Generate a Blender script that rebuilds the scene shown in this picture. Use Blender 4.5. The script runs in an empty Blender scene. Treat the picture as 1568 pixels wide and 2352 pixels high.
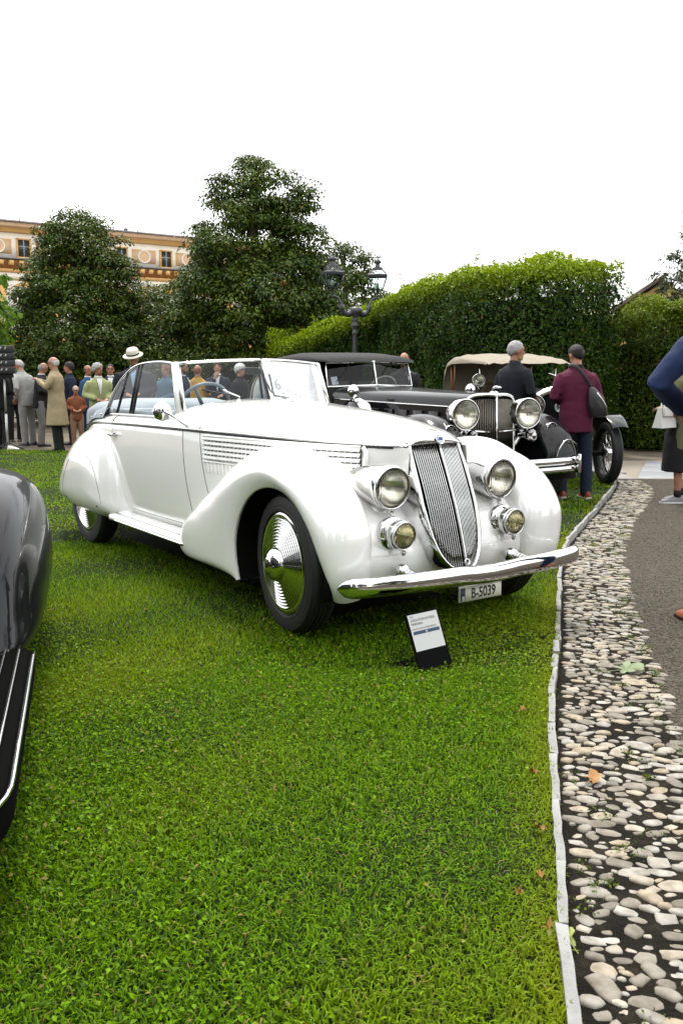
import bpy, bmesh, math, random
import numpy as np
from mathutils import Vector, Matrix
R = math.radians
SC = bpy.context.scene
COL = SC.collection

# ---------------------------------------------------------------- camera
CAM_H = 1.40
cam_d = bpy.data.cameras.new('camera')
cam = bpy.data.objects.new('camera', cam_d); COL.objects.link(cam)
cam.location = (0, 0, CAM_H)
cam.rotation_euler = (R(90 - 8.69), 0, 0)
cam_d.sensor_fit = 'VERTICAL'; cam_d.sensor_height = 36.0; cam_d.lens = 36.0*2120/2352
cam_d.clip_start = 0.05; cam_d.clip_end = 2000
cam_d.dof.use_dof = True; cam_d.dof.focus_distance = 5.4; cam_d.dof.aperture_fstop = 10.0
SC.camera = cam
# ---------------------------------------------------------------- sky
SUN_EL, SUN_AZ = 60.0, -12.0       # azimuth measured from +Y towards +X
w = bpy.data.worlds.new('World'); SC.world = w; w.use_nodes = True
nt = w.node_tree; nt.nodes.clear()
def wn(t, **k):
    n = nt.nodes.new(t)
    for a, b in k.items(): setattr(n, a, b)
    return n
sky = wn('ShaderNodeTexSky', sky_type='NISHITA', sun_disc=False)
sky.sun_elevation = R(SUN_EL); sky.sun_rotation = R(SUN_AZ); sky.air_density = 1.0; sky.dust_density = 2.0
bg1 = wn('ShaderNodeBackground'); bg1.inputs['Strength'].default_value = 0.10
nt.links.new(sky.outputs[0], bg1.inputs['Color'])
bg2 = wn('ShaderNodeBackground'); bg2.inputs['Strength'].default_value = 0.97
tc = wn('ShaderNodeTexCoord'); mp = wn('ShaderNodeMapping'); mp.inputs['Scale'].default_value = (1.1, 1.1, 4.2); mp.inputs['Location'].default_value = (0.4, 5.0, 3.3)
nz = wn('ShaderNodeTexNoise'); nz.inputs['Scale'].default_value = 2.1; nz.inputs['Detail'].default_value = 5; nz.inputs['Roughness'].default_value = 0.5
nt.links.new(tc.outputs['Generated'], mp.inputs['Vector']); nt.links.new(mp.outputs[0], nz.inputs['Vector'])
cr = wn('ShaderNodeValToRGB')
cr.color_ramp.elements[0].position = 0.28; cr.color_ramp.elements[0].color = (0.38, 0.385, 0.395, 1)
cr.color_ramp.elements[1].position = 0.48; cr.color_ramp.elements[1].color = (1.0, 1.0, 1.0, 1)
nt.links.new(nz.outputs['Fac'], cr.inputs['Fac']); nt.links.new(cr.outputs['Color'], bg2.inputs['Color'])
mx = wn('ShaderNodeMixShader'); mx.inputs['Fac'].default_value = 0.93
nt.links.new(bg1.outputs[0], mx.inputs[1]); nt.links.new(bg2.outputs[0], mx.inputs[2])
wo = wn('ShaderNodeOutputWorld'); nt.links.new(mx.outputs[0], wo.inputs['Surface'])
sun_d = bpy.data.lights.new('sun', 'SUN'); sun_d.energy = 1.5; sun_d.angle = R(11.0); sun_d.color = (1.0, 0.95, 0.87)
sun = bpy.data.objects.new('sun', sun_d); COL.objects.link(sun)
_d = Vector((math.sin(R(SUN_AZ))*math.cos(R(SUN_EL)), math.cos(R(SUN_AZ))*math.cos(R(SUN_EL)), math.sin(R(SUN_EL))))
sun.rotation_euler = _d.to_track_quat('Z', 'Y').to_euler()
SC.view_settings.view_transform = 'Standard'; SC.view_settings.look = 'None'
SC.view_settings.gamma = 1.0; SC.view_settings.exposure = 1.48; SC.view_settings.use_curve_mapping = False
SC.render.engine = 'CYCLES'
SC.cycles.use_denoising = True
SC.cycles.max_bounces = 8; SC.cycles.transparent_max_bounces = 16; SC.cycles.caustics_reflective = False; SC.cycles.caustics_refractive = False
SC.cycles.sample_clamp_indirect = 4.0

# ---------------------------------------------------------------- helpers
rng = random.Random(7); nrng = np.random.default_rng(7)

def mat(name, col, rough=0.5, metal=0.0, coat=0.0, var=0.0, vscale=6.0, bump=0.0, bscale=40.0, trans=0.0, ior=1.45, sheen=0.0, col2=None, spec=0.5):
    m = bpy.data.materials.new(name); m.use_nodes = True
    t = m.node_tree; b = t.nodes['Principled BSDF']
    b.inputs['Base Color'].default_value = (*col, 1); b.inputs['Roughness'].default_value = rough
    b.inputs['Metallic'].default_value = metal; b.inputs['Coat Weight'].default_value = coat
    b.inputs['Coat Roughness'].default_value = 0.03
    b.inputs['Transmission Weight'].default_value = trans; b.inputs['IOR'].default_value = ior
    b.inputs['Sheen Weight'].default_value = sheen; b.inputs['Specular IOR Level'].default_value = spec
    if var > 0 or col2:
        c = t.nodes.new('ShaderNodeTexCoord'); n = t.nodes.new('ShaderNodeTexNoise')
        n.inputs['Scale'].default_value = vscale; n.inputs['Detail'].default_value = 4
        t.links.new(c.outputs['Object'], n.inputs['Vector'])
        r = t.nodes.new('ShaderNodeValToRGB')
        a = tuple(max(0, x*(1-var)) for x in col); z = col2 or tuple(min(1, x*(1+var)) for x in col)
        r.color_ramp.elements[0].position = 0.3; r.color_ramp.elements[1].position = 0.7
        r.color_ramp.elements[0].color = (*a, 1); r.color_ramp.elements[1].color = (*z, 1)
        t.links.new(n.outputs['Fac'], r.inputs['Fac']); t.links.new(r.outputs['Color'], b.inputs['Base Color'])
    if bump > 0:
        c = t.nodes.new('ShaderNodeTexCoord'); n = t.nodes.new('ShaderNodeTexNoise')
        n.inputs['Scale'].default_value = bscale; n.inputs['Detail'].default_value = 5
        t.links.new(c.outputs['Object'], n.inputs['Vector'])
        u = t.nodes.new('ShaderNodeBump'); u.inputs['Strength'].default_value = bump; u.inputs['Distance'].default_value = 0.01
        t.links.new(n.outputs['Fac'], u.inputs['Height']); t.links.new(u.outputs[0], b.inputs['Normal'])
    return m

def glass_mat(name, tint=(0.9, 0.93, 0.92), refl=1.0, rough=0.0):
    # thin flat pane: see-through with a Fresnel mirror
    m = bpy.data.materials.new(name); m.use_nodes = True; t = m.node_tree; t.nodes.clear()
    o = t.nodes.new('ShaderNodeOutputMaterial'); mi = t.nodes.new('ShaderNodeMixShader')
    tr = t.nodes.new('ShaderNodeBsdfTransparent'); tr.inputs['Color'].default_value = (*tint, 1)
    gl = t.nodes.new('ShaderNodeBsdfGlossy'); gl.inputs['Roughness'].default_value = rough
    fr = t.nodes.new('ShaderNodeFresnel'); fr.inputs['IOR'].default_value = 1.5
    mu = t.nodes.new('ShaderNodeMath'); mu.operation = 'MULTIPLY'; mu.inputs[1].default_value = refl; mu.use_clamp = True
    t.links.new(fr.outputs[0], mu.inputs[0]); t.links.new(mu.outputs[0], mi.inputs['Fac'])
    t.links.new(tr.outputs[0], mi.inputs[1]); t.links.new(gl.outputs[0], mi.inputs[2]); t.links.new(mi.outputs[0], o.inputs['Surface'])
    return m

def spl(xs, ys):
    """smooth interpolation through points (monotone cubic)"""
    xs = np.array(xs, float); ys = np.array(ys, float)
    if xs[0] > xs[-1]: xs = xs[::-1]; ys = ys[::-1]
    h = np.diff(xs); d = np.diff(ys)/h; m = np.zeros(len(xs))
    m[0] = d[0]; m[-1] = d[-1]
    for i in range(1, len(xs)-1):
        if d[i-1]*d[i] > 0:
            w1 = 2*h[i]+h[i-1]; w2 = h[i]+2*h[i-1]
            m[i] = (w1+w2)/(w1/d[i-1]+w2/d[i])
    def f(x):
        x = min(max(x, xs[0]), xs[-1]); i = int(min(max(np.searchsorted(xs, x)-1, 0), len(h)-1)); s = (x-xs[i])/h[i]
        return float((2*s**3-3*s*s+1)*ys[i]+(s**3-2*s*s+s)*h[i]*m[i]+(-2*s**3+3*s*s)*ys[i+1]+(s**3-s*s)*h[i]*m[i+1])
    return f

def crom(P, n=6, closed=False):
    """Catmull-Rom through points"""
    P = [Vector(p) for p in P]; out = []; N = len(P)
    rngi = range(N if closed else N-1)
    for i in rngi:
        p0 = P[(i-1) % N] if closed or i > 0 else P[0]*2-P[1]
        p1 = P[i]; p2 = P[(i+1) % N]
        p3 = P[(i+2) % N] if closed or i+2 < N else p2*2-p1
        for k in range(n):
            t = k/n
            out.append(0.5*((2*p1)+(p2-p0)*t+(2*p0-5*p1+4*p2-p3)*t*t+(3*p1-p0-3*p2+p3)*t**3))
    if not closed: out.append(P[-1])
    return out

class MB:
    """collects geometry for one mesh object"""
    def __init__(s): s.v = []; s.f = []
    def add(s, v, f):
        o = len(s.v); s.v += [tuple(p) for p in v]; s.f += [tuple(i+o for i in q) for q in f]; return s
    def grid(s, rows, cu=False, cv=False, flip=False):
        n, m = len(rows), len(rows[0]); v = [p for r in rows for p in r]; f = []
        for i in range(n if cu else n-1):
            for j in range(m if cv else m-1):
                a, b, c, d = i*m+j, i*m+(j+1) % m, ((i+1) % n)*m+(j+1) % m, ((i+1) % n)*m+j
                f.append((a, d, c, b) if flip else (a, b, c, d))
        return s.add(v, f)
    def box(s, c, d, rot=None, bev=0.0):
        c = Vector(c); x, y, z = d[0]/2, d[1]/2, d[2]/2
        if bev <= 0:
            v = [Vector((sx*x, sy*y, sz*z)) for sx in (-1, 1) for sy in (-1, 1) for sz in (-1, 1)]
            f = [(0, 1, 3, 2), (4, 6, 7, 5), (0, 4, 5, 1), (2, 3, 7, 6), (0, 2, 6, 4), (1, 5, 7, 3)]
        else:
            bm = bmesh.new(); bmesh.ops.create_cube(bm, size=1.0)
            for q in bm.verts: q.co = Vector((q.co.x*d[0], q.co.y*d[1], q.co.z*d[2]))
            bmesh.ops.bevel(bm, geom=list(bm.edges), offset=bev, segments=2, affect='EDGES', profile=0.6)
            bm.verts.index_update(); v = [q.co.copy() for q in bm.verts]; f = [[q.index for q in k.verts] for k in bm.faces]; bm.free()
        if rot is not None: v = [rot @ p for p in v]
        return s.add([c+p for p in v], f)
    def lathe(s, prof, seg=24, origin=(0, 0, 0), axis=(0, 0, 1), a0=0.0, a1=None):
        """prof: (radius, height along axis)"""
        ax = Vector(axis).normalized(); q = Vector((0, 0, 1)).rotation_difference(ax).to_matrix(); o = Vector(origin)
        rows = []
        full = a1 is None
        for k in range(seg if full else seg+1):
            a = a0+(2*math.pi if full else a1-a0)*k/seg
            rows.append([o+q @ Vector((r*math.cos(a), r*math.sin(a), h)) for r, h in prof])
        return s.grid(rows, cu=full)
    def tube(s, path, rad, seg=8, caps=True, closed=False, flat=1.0, up=None):
        P = [Vector(p) for p in path]; N = len(P); rows = []
        rd = rad if hasattr(rad, '__len__') else [rad]*N
        prev = None
        for i in range(N):
            if closed: t = (P[(i+1) % N]-P[i-1])
            else: t = P[min(i+1, N-1)]-P[max(i-1, 0)]
            t.normalize()
            if up is not None: n = Vector(up)-t*t.dot(Vector(up))
            elif prev is None: n = t.orthogonal()
            else: n = prev-t*prev.dot(t)
            if n.length < 1e-6: n = t.orthogonal()
            n.normalize(); prev = n; b = t.cross(n)
            rows.append([P[i]+(n*math.cos(2*math.pi*k/seg)+b*math.sin(2*math.pi*k/seg)*flat)*rd[i] for k in range(seg)])
        o = len(s.v); s.grid(rows, cu=closed, cv=True)
        if caps and not closed:
            s.f.append(tuple(o+k for k in range(seg))[::-1]); s.f.append(tuple(o+(N-1)*seg+k for k in range(seg)))
        return s
    def ball(s, c, r, seg=12, rings=8, rot=None):
        r = r if hasattr(r, '__len__') else (r, r, r); c = Vector(c); rows = []
        for i in range(rings+1):
            a = math.pi*i/rings
            row = [Vector((r[0]*math.sin(a)*math.cos(2*math.pi*k/seg), r[1]*math.sin(a)*math.sin(2*math.pi*k/seg), r[2]*math.cos(a))) for k in range(seg)]
            rows.append([c+(rot @ p if rot is not None else p) for p in row])
        return s.grid(rows, cv=True)
    def build(s, name, m, parent=None, smooth=True, mods=None, auto=None):
        me = bpy.data.meshes.new(name); me.from_pydata(s.v, [], s.f); me.validate()
        bm = bmesh.new(); bm.from_mesh(me); bmesh.ops.remove_doubles(bm, verts=bm.verts, dist=1e-5)
        if auto is not False: bmesh.ops.recalc_face_normals(bm, faces=bm.faces)
        bm.to_mesh(me); bm.free()
        if smooth: me.shade_smooth()
        if smooth and auto: me.set_sharp_from_angle(angle=R(auto))
        o = bpy.data.objects.new(name, me); COL.objects.link(o)
        for k in (m if isinstance(m, (list, tuple)) else [m]): me.materials.append(k)
        if parent: o.parent = parent
        return o

def thing(name, label, cat, loc=(0, 0, 0), rz=0.0, group=None):
    o = bpy.data.objects.new(name, None); COL.objects.link(o); o.location = loc; o.rotation_euler = (0, 0, rz)
    o.empty_display_size = 0.1
    return tag(o, label, cat, group)
def tag(o, label, cat, group=None):
    o['label'] = label; o['category'] = cat
    if group: o['group'] = group
    return o
def struct(o, kind='structure'): o['kind'] = kind; return o
def text(body, size, mt, parent, loc, rot, name='lettering', align='LEFT', sx=1.0, bold=0.0):
    c = bpy.data.curves.new(name, 'FONT'); c.body = body; c.size = size; c.align_x = align; c.align_y = 'CENTER'; c.offset = bold
    o = bpy.data.objects.new(name, c); COL.objects.link(o); o.parent = parent; o.location = loc; o.rotation_euler = rot; o.scale = (sx, 1, 1)
    c.materials.append(mt); bpy.context.view_layer.update()
    me = bpy.data.meshes.new_from_object(o.evaluated_get(bpy.context.evaluated_depsgraph_get())); me.materials.clear(); me.materials.append(mt)
    n = bpy.data.objects.new(name, me); COL.objects.link(n); n.parent = parent; n.location = loc; n.rotation_euler = rot; n.scale = (sx, 1, 1)
    bpy.data.objects.remove(o); n['kind'] = 'stuff'; return n

def paint_mat(name, col, rough=0.28, coat=1.0, dust=0.10):
    m = mat(name, col, rough, 0.0, coat)
    t = m.node_tree; b = t.nodes['Principled BSDF']
    c = t.nodes.new('ShaderNodeTexCoord'); n = t.nodes.new('ShaderNodeTexNoise'); n.inputs['Scale'].default_value = 3.0; n.inputs['Detail'].default_value = 6
    t.links.new(c.outputs['Object'], n.inputs['Vector'])
    mr = t.nodes.new('ShaderNodeMapRange'); mr.inputs['To Min'].default_value = rough; mr.inputs['To Max'].default_value = rough+dust
    t.links.new(n.outputs['Fac'], mr.inputs['Value']); t.links.new(mr.outputs[0], b.inputs['Roughness'])
    n2 = t.nodes.new('ShaderNodeTexNoise'); n2.inputs['Scale'].default_value = 5; t.links.new(c.outputs['Object'], n2.inputs['Vector'])
    u = t.nodes.new('ShaderNodeBump'); u.inputs['Strength'].default_value = 0.03; u.inputs['Distance'].default_value = 0.02
    t.links.new(n2.outputs['Fac'], u.inputs['Height']); t.links.new(u.outputs[0], b.inputs['Coat Normal'])
    return m

M_white = paint_mat('ivory_paint', (0.88, 0.88, 0.855), 0.20)
M_white.node_tree.nodes['Principled BSDF'].inputs['Coat IOR'].default_value = 1.75
M_black = paint_mat('black_paint', (0.006, 0.006, 0.007), 0.3)
M_black.node_tree.nodes['Principled BSDF'].inputs['Specular IOR Level'].default_value = 0.05
M_black.node_tree.nodes['Principled BSDF'].inputs['Coat Weight'].default_value = 0.5
M_chrome = mat('chrome', (0.62, 0.62, 0.615), 0.05, 1.0)
M_rubber = mat('tyre_rubber', (0.009, 0.009, 0.0095), 0.62, bump=0.15, bscale=60)
M_dark = mat('dark_void', (0.005, 0.005, 0.005), 0.9, spec=0.1)
M_glass = glass_mat('window_glass', (0.86, 0.90, 0.89), 0.48)
M_leather = mat('blue_grey_leather', (0.13, 0.165, 0.20), 0.42, var=0.12, bump=0.15, bscale=120)
M_canvas = mat('blue_grey_canvas', (0.22, 0.25, 0.28), 0.75, var=0.08, bump=0.2, bscale=150)
M_blackrub = mat('black_trim', (0.008, 0.008, 0.009), 0.45)
def lens_mat(name, tint):
    m = mat(name, tint, 0.02, trans=1.0, ior=1.3)
    t = m.node_tree; b = t.nodes['Principled BSDF']; c = t.nodes.new('ShaderNodeTexCoord')
    wv = t.nodes.new('ShaderNodeTexWave'); wv.bands_direction = 'Y'; wv.inputs['Scale'].default_value = 26; wv.inputs['Distortion'].default_value = 0
    t.links.new(c.outputs['Object'], wv.inputs['Vector'])
    u = t.nodes.new('ShaderNodeBump'); u.inputs['Strength'].default_value = 0.3; u.inputs['Distance'].default_value = 0.003
    t.links.new(wv.outputs['Fac'], u.inputs['Height']); t.links.new(u.outputs[0], b.inputs['Normal'])
    return m
M_lens = lens_mat('headlamp_glass', (0.96, 0.95, 0.90)); M_ylens = lens_mat('yellow_lamp_glass', (0.97, 0.93, 0.70))
M_reflector = mat('lamp_reflector', (0.60, 0.59, 0.55), 0.16, 1.0)

# ---------------------------------------------------------------- parts shared by the cars
def wheel(parent, cx, cy, cz, r, wid, side, steer=0.0, disc=True, name='wheel', spokes=False, rim_r=None, cap=True):
    """side = -1: outer face towards -Y"""
    o = bpy.data.objects.new(name, None); COL.objects.link(o); o.parent = parent; o.location = (cx, cy, cz); o.rotation_euler = (0, 0, steer)
    h = wid/2; ri = rim_r or r*0.66
    ax = (0, side, 0)
    pr = [(ri, -h*0.75), (ri+0.02, -h*0.95), (r*0.86, -h), (r*0.95, -h*0.9), (r*0.99, -h*0.62)]
    for k in (-0.45, -0.15, 0.15, 0.45): pr += [(r, (k-0.11)*h), (r, (k+0.09)*h), (r-0.006, (k+0.10)*h), (r-0.006, (k+0.18)*h)]
    pr += [(r*0.99, h*0.62), (r*0.95, h*0.9), (r*0.86, h), (r*0.80, h*0.99), (r*0.79, h*1.02), (r*0.75, h*1.01), (r*0.745, h*0.97), (ri+0.02, h*0.93), (ri, h*0.75)]
    MB().lathe(pr, 64, axis=ax).build('tyre', M_rubber, o, auto=35)
    if disc:
        pr = [(ri+0.012, h*0.72), (ri+0.014, h*0.95), (ri, h*1.02)]
        n = 9; r0 = ri-0.012; r1 = ri*0.36
        for k in range(n):
            ra = r0-(r0-r1)*k/n; w1 = (r0-r1)/n; z = h*0.98+(0.030 if cap else 0.01)*(k/n)
            pr += [(ra-w1*j/6, z+0.0075*math.sin(math.pi*j/6)**0.8) for j in range(6)]
        pr.append((r1, h*0.98+(0.030 if cap else 0.01)))
        MB().lathe(pr, 180, axis=ax).build('wheel_disc', M_chrome, o, auto=60)
        if not cap: return o
        z = h*0.98+0.028
        c = [(r1+0.002, z-0.004), (r1*1.0, z+0.010), (r1*0.86, z+0.034), (r1*0.60, z+0.050), (r1*0.46, z+0.056), (r1*0.44, z+0.060), (r1*0.40, z+0.062), (0, z+0.063)]
        hc = MB().lathe(c, 72, axis=ax).build('hub_cap', M_chrome, o)
        e = MB()
        for k in (-1, 0, 1): e.box((0.012*k, side*(z+0.064), 0), (0.006, 0.003, 0.030), rot=Matrix.Rotation(0.5, 3, 'Y'), bev=0.001)
        e.build('hub_emblem', M_blackrub, hc)
    elif spokes:
        MB().lathe([(ri+0.01, -h*0.7), (ri-0.015, -h*0.4), (ri-0.015, h*0.4), (ri+0.01, h*0.7)], 48, axis=ax).build('rim', M_blackrub, o)
        MB().lathe([(0.05, -h), (0.055, -h*0.3), (0.05, h*0.6), (0.045, h*1.3), (0.03, h*1.6), (0, h*1.65)], 20, axis=ax).build('hub', M_chrome, o)
        for k in range(20):
            a = 2*math.pi*k/20; b_ = a+(0.35 if k % 2 else -0.35)
            MB().tube([(0.05*math.cos(b_), side*h*(1.0 if k % 2 else -0.3), 0.05*math.sin(b_)), ((ri-0.012)*math.cos(a), 0, (ri-0.012)*math.sin(a))], 0.005, 5).build('spoke', M_chrome, o)
    else:
        MB().lathe([(ri+0.012, h*0.72), (ri, h*0.9), (ri*0.9, h*0.5), (ri*0.4, h*0.7), (0, h*0.75)], 48, axis=ax).build('wheel_disc', M_black, o)
        MB().lathe([(ri*0.42, h*0.7), (ri*0.4, h*0.95), (ri*0.2, h*1.15), (0, h*1.2)], 32, axis=ax).build('hub_cap', M_chrome, o)
    return o

def lamp(parent, pos, r, length, name='headlight', lens=None, fat=1.12, nose=1.0, tilt=0.0, body=None, ax=(1, 0, 0), foot=True, ogive=1.7):
    """round lamp, axis along local X; pos is the lens centre"""
    o = bpy.data.objects.new(name, None); COL.objects.link(o); o.parent = parent; o.location = pos; o.rotation_euler = (0, tilt, 0)
    pr = [(r*1.0, 0.012), (r*1.05, 0.016), (r*1.09, 0.008), (r*1.10, -0.01)]
    MB().lathe(pr+[(r*1.0, -0.012)], 40, axis=ax).build('rim', M_chrome, o)
    pr = []
    for k in range(15):
        t = k/14; pr.append((r*fat*max(0.0, 1-t**ogive)**0.62, -0.008-length*t))
    MB().lathe([(r*1.08, -0.006)]+pr, 40, axis=ax).build('lamp_body', body or M_chrome, o)
    MB().lathe([(0, 0.022), (r*0.3, 0.0205), (r*0.6, 0.0155), (r*0.85, 0.009), (r*1.0, 0.003), (r, -0.002), (r*0.6, 0.010), (0, 0.016)], 40, axis=ax).build('lens', lens or M_lens, o)
    MB().lathe([(r*0.99, -0.004), (r*0.9, -0.02), (r*0.7, -0.05), (r*0.4, -0.075), (0.02, -0.085), (0, -0.085)], 40, axis=ax).build('reflector', M_reflector, o)
    MB().ball((-0.035, 0, 0), (0.022, 0.014, 0.014)).build('bulb', M_glass, o)
    if foot: MB().lathe([(0.012, 0), (0.014, 0.012), (0.008, 0.03), (0, 0.034)], 12, origin=(-0.0, 0, -r*1.08), axis=(0, 0, -1)).build('clamp_screw', M_chrome, o)
    return o

# ---------------------------------------------------------------- the white cabriolet
def white_car():
    C = thing('white_cabriolet', 'ivory white vintage cabriolet with open top, tall chrome grille and teardrop fenders on the lawn', 'car', (0.42, 5.23, 0), R(-55.4))
    yb = spl([-4.40, -4.25, -4.0, -3.7, -3.3, -2.75, -2.2, -1.6, -1.3, -0.9, -0.54, 0.0, 0.10, 0.16, 0.3], [0.10, 0.34, 0.50, 0.60, 0.68, 0.725, 0.735, 0.715, 0.68, 0.60, 0.52, 0.310, 0.235, 0.208, 0.195])
    zb = spl([-4.40, -4.2, -3.9, -3.6, -3.3, -2.9, -1.6, -1.3, -0.5, 0.3], [0.55, 0.70, 0.84, 0.93, 0.985, 1.005, 1.022, 1.02, 1.005, 0.99])
    zt = spl([-4.40, -4.25, -4.0, -3.6, -3.2, -1.75, -1.6, -1.17, -0.66, -0.35, -0.06, 0.1, 0.16], [0.58, 0.78, 0.94, 1.05, 1.11, 1.205, 1.205, 1.185, 1.155, 1.125, 1.085, 1.060, 1.045])
    zs = spl([-4.40, -4.2, -3.9, -3.3, -1.3, 0.3], [0.50, 0.42, 0.36, 0.31, 0.31, 0.31])
    def side_pt(x, t, s, d=0.0):
        """t 0 sill .. 1 belt"""
        z = zs(x)+(zb(x)-zs(x))*t
        y = yb(x)-0.035*(1-t)**2+0.03*math.sin(math.pi*t)**1.0*0.6-0.05*max(0, 0.12-t)/0.12
        return (x, s*(y-d), z)
    def top_pt(x, a, s, d=0.0, n=2.1):
        """a 0 belt .. 1 centre"""
        p = a*math.pi/2
        y = yb(x)*max(0, math.cos(p))**(2/n); z = zb(x)+(zt(x)-zb(x))*math.sin(p)**(2/n)
        return (x, s*(y-d*math.cos(p)), z-d*math.sin(p))
    def xs(a, b, n): return [a+(b-a)*i/n for i in range(n+1)]
    lin = lambda n, a=0.0, b=1.0: [a+(b-a)*i/n for i in range(n+1)]
    T12 = lin(14)
    for s in (-1, 1):
        # bonnet side with its louvres
        sl1 = lambda t: 0.20*(1-t)**1.4
        sl2 = lambda t: 0.12*(1-t)**1.4
        bs = MB().grid([[side_pt(x+sl1(t)*(1-u), t, s) for t in lin(12, 0.05, 0.995)] for u, x in [(u, -1.342*(1-u)+0.20*u) for u in lin(24)]]).build('bonnet_side', M_white, C)
        # louvre strips: five rows of slats in a sunk panel
        def lv(x, z, d): return (x, s*(yb(x)+0.016+d), z)
        zl = lambda x, k: 0.978-0.030*k-0.008*(x+1.3)/1.3
        xl = xs(-1.285, -0.045, 12)
        fr = MB()
        fr.tube([lv(x, zl(x, -0.55), 0.002) for x in xl], 0.007, 8)
        fr.tube([lv(x, zl(x, 4.95), 0.002) for x in xl], 0.006, 8)
        fr.tube([lv(-0.03, zl(0, -0.5), 0.004), lv(-0.01, zl(0, 0.3), 0.008), lv(-0.01, zl(0, 4.0), 0.008), lv(-0.03, zl(0, 4.9), 0.004)], 0.013, 8)
        fr.build('louvre_frame', M_white, bs)
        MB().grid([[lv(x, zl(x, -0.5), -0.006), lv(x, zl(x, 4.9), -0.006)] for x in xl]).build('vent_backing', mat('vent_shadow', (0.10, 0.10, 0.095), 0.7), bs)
        for k in range(5):
            sl = MB()
            sl.grid([[lv(x, zl(x, k-0.36), 0.000), lv(x, zl(x, k-0.2), 0.005), lv(x, zl(x, k+0.1), 0.009), lv(x, zl(x, k+0.34), 0.011), lv(x, zl(x, k+0.38), 0.007)] for x in xl])
            sl.build('louvre_slat', M_white, bs)
        if s < 0:
            for i in range(34):
                x = -1.27+1.215*i/33
                MB().tube([lv(x, zl(x, -0.4), 0.006), lv(x, zl(x, 4.4), 0.0125)], 0.0022, 4, caps=False).build('vent_rib', M_white, bs)
        for i in range(11):
            x = -1.25+0.036*i
            MB().ball((x, s*(yb(x)+0.012), 0.795), (0.013, 0.009, 0.045), 10, 8).build('pressed_louvre', M_white, bs)
        # cowl side, door, rear quarter
        MB().grid([[side_pt((-1.349+sl1(t))*(1-u)+(-1.5445+sl2(t))*u, t, s) for t in lin(12, 0.03, 0.995)] for u in lin(5)]).build('cowl_side', M_white, C)
        def door_x(t, x0): return x0+0.10*(1-t)**1.5
        rows = []
        for i in range(22):
            u = i/21; row = []
            for t in lin(14, 0.10, 1.0):
                x = (-1.552+sl2(t))*(1-u)-2.78*u
                row.append(side_pt(x, t, s))
            x = row[-1][0]; y = yb(x); z = zb(x)
            row += [(x, s*(y-0.022), z+0.030), (x, s*(y-0.055), z+0.056), (x, s*(y-0.085), z+0.066), (x, s*(y-0.105), z+0.060), (x, s*(y-0.112), z+0.03), (x, s*(y-0.112), z-0.15)]
            rows.append(row)
        dr = MB().grid(rows).build('door', M_white, C)
        # door handle
        hx = -2.72
        MB().lathe([(0.0, -0.06), (0.012, -0.055), (0.017, -0.03), (0.016, 0.0), (0.010, 0.035), (0, 0.05)], 14, origin=(hx, s*(yb(hx)+0.045), 0.925), axis=(1, 0, -0.12)).build('door_handle', M_chrome, dr)
        MB().lathe([(0.015, 0), (0.013, 0.04)], 12, origin=(hx+0.03, s*(yb(hx)+0.008), 0.922), axis=(0, s, 0)).build('handle_post', M_chrome, dr)
        # sill under the door
        MB().grid([[side_pt(x, t, s) for t in lin(3, 0.0, 0.095)] for x in xs(-1.42, -2.78, 10)]).build('sill', M_white, C)
        # chrome belt line
        MB().tube([(x, s*(yb(x)+0.004), zb(x)+0.004) for x in xs(-3.9, 0.13, 60)], 0.0065, 6).build('belt_trim', M_chrome, C)
        MB().tube([(x, s*(yb(x)+0.003), zb(x)-0.009) for x in xs(-3.9, 0.10, 60)], 0.005, 6).build('belt_shadow_strip', M_blackrub, C)
        MB().tube([(x, s*(yb(x)-0.050), zb(x)+0.062) for x in xs(-3.05, -1.62, 24)], 0.009, 6).build('window_base_trim', M_chrome, C)
    # cowl top between bonnet and windscreen
    rows = []
    for x in xs(-1.352, -1.78, 10):
        r_ = [top_pt(x, a, -1) for a in lin(14)] + [top_pt(x, a, 1) for a in lin(14)][::-1][1:]
        rows.append(r_)
    MB().grid(rows).build('cowl', M_white, C)
    # bonnet: two halves hinged at the centre
    for s in (-1, 1):
        MB().grid([[top_pt(x, a, s) for a in lin(16, 0.0, 0.992)] for x in xs(-1.3465, 0.155, 40)]).build('bonnet_half', M_white, C)
    MB().tube([(x, 0, zt(x)+0.001) for x in xs(-1.34, 0.15, 30)], 0.006, 6).build('bonnet_hinge', M_chrome, C)
    # rear body: deck and tail
    rows = []
    for x in xs(-2.787, -4.40, 36):
        q = max(0.0, min(1.0, (-2.789-x)/0.45)); row = []
        for s in (-1, 1):
            half = [side_pt(x, t, s) for t in lin(10, 0.0, 1.0)]
            if q >= 1.0: half += [top_pt(x, a, s) for a in lin(12)][1:]
            else:
                for a in lin(12)[1:]:
                    tp = top_pt(x, a, s); w_ = s*max(abs(tp[1]), yb(x)-0.112); zz = tp[2] if abs(tp[1]) > yb(x)-0.112 else zb(x)+0.066-0.25*(yb(x)-0.112-abs(tp[1]))
                    row_q = q*q
                    half.append((x, w_*(1-row_q)+tp[1]*row_q, zz*(1-row_q)+tp[2]*row_q))
            row += half if s == -1 else half[::-1]
        rows.append(row)
    MB().grid(rows).build('rear_body', M_white, C)
    # dark structure behind the panel gaps, floor of the cabin
    MB().grid([[side_pt(x, t, -1, 0.03) for t in lin(5, 0.0, 0.985)]+[side_pt(x, t, 1, 0.03) for t in lin(5, 0.0, 0.985)][::-1] for x in xs(-4.2, 0.1, 40)], cv=True).build('inner_frame', M_dark, C)
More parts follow.
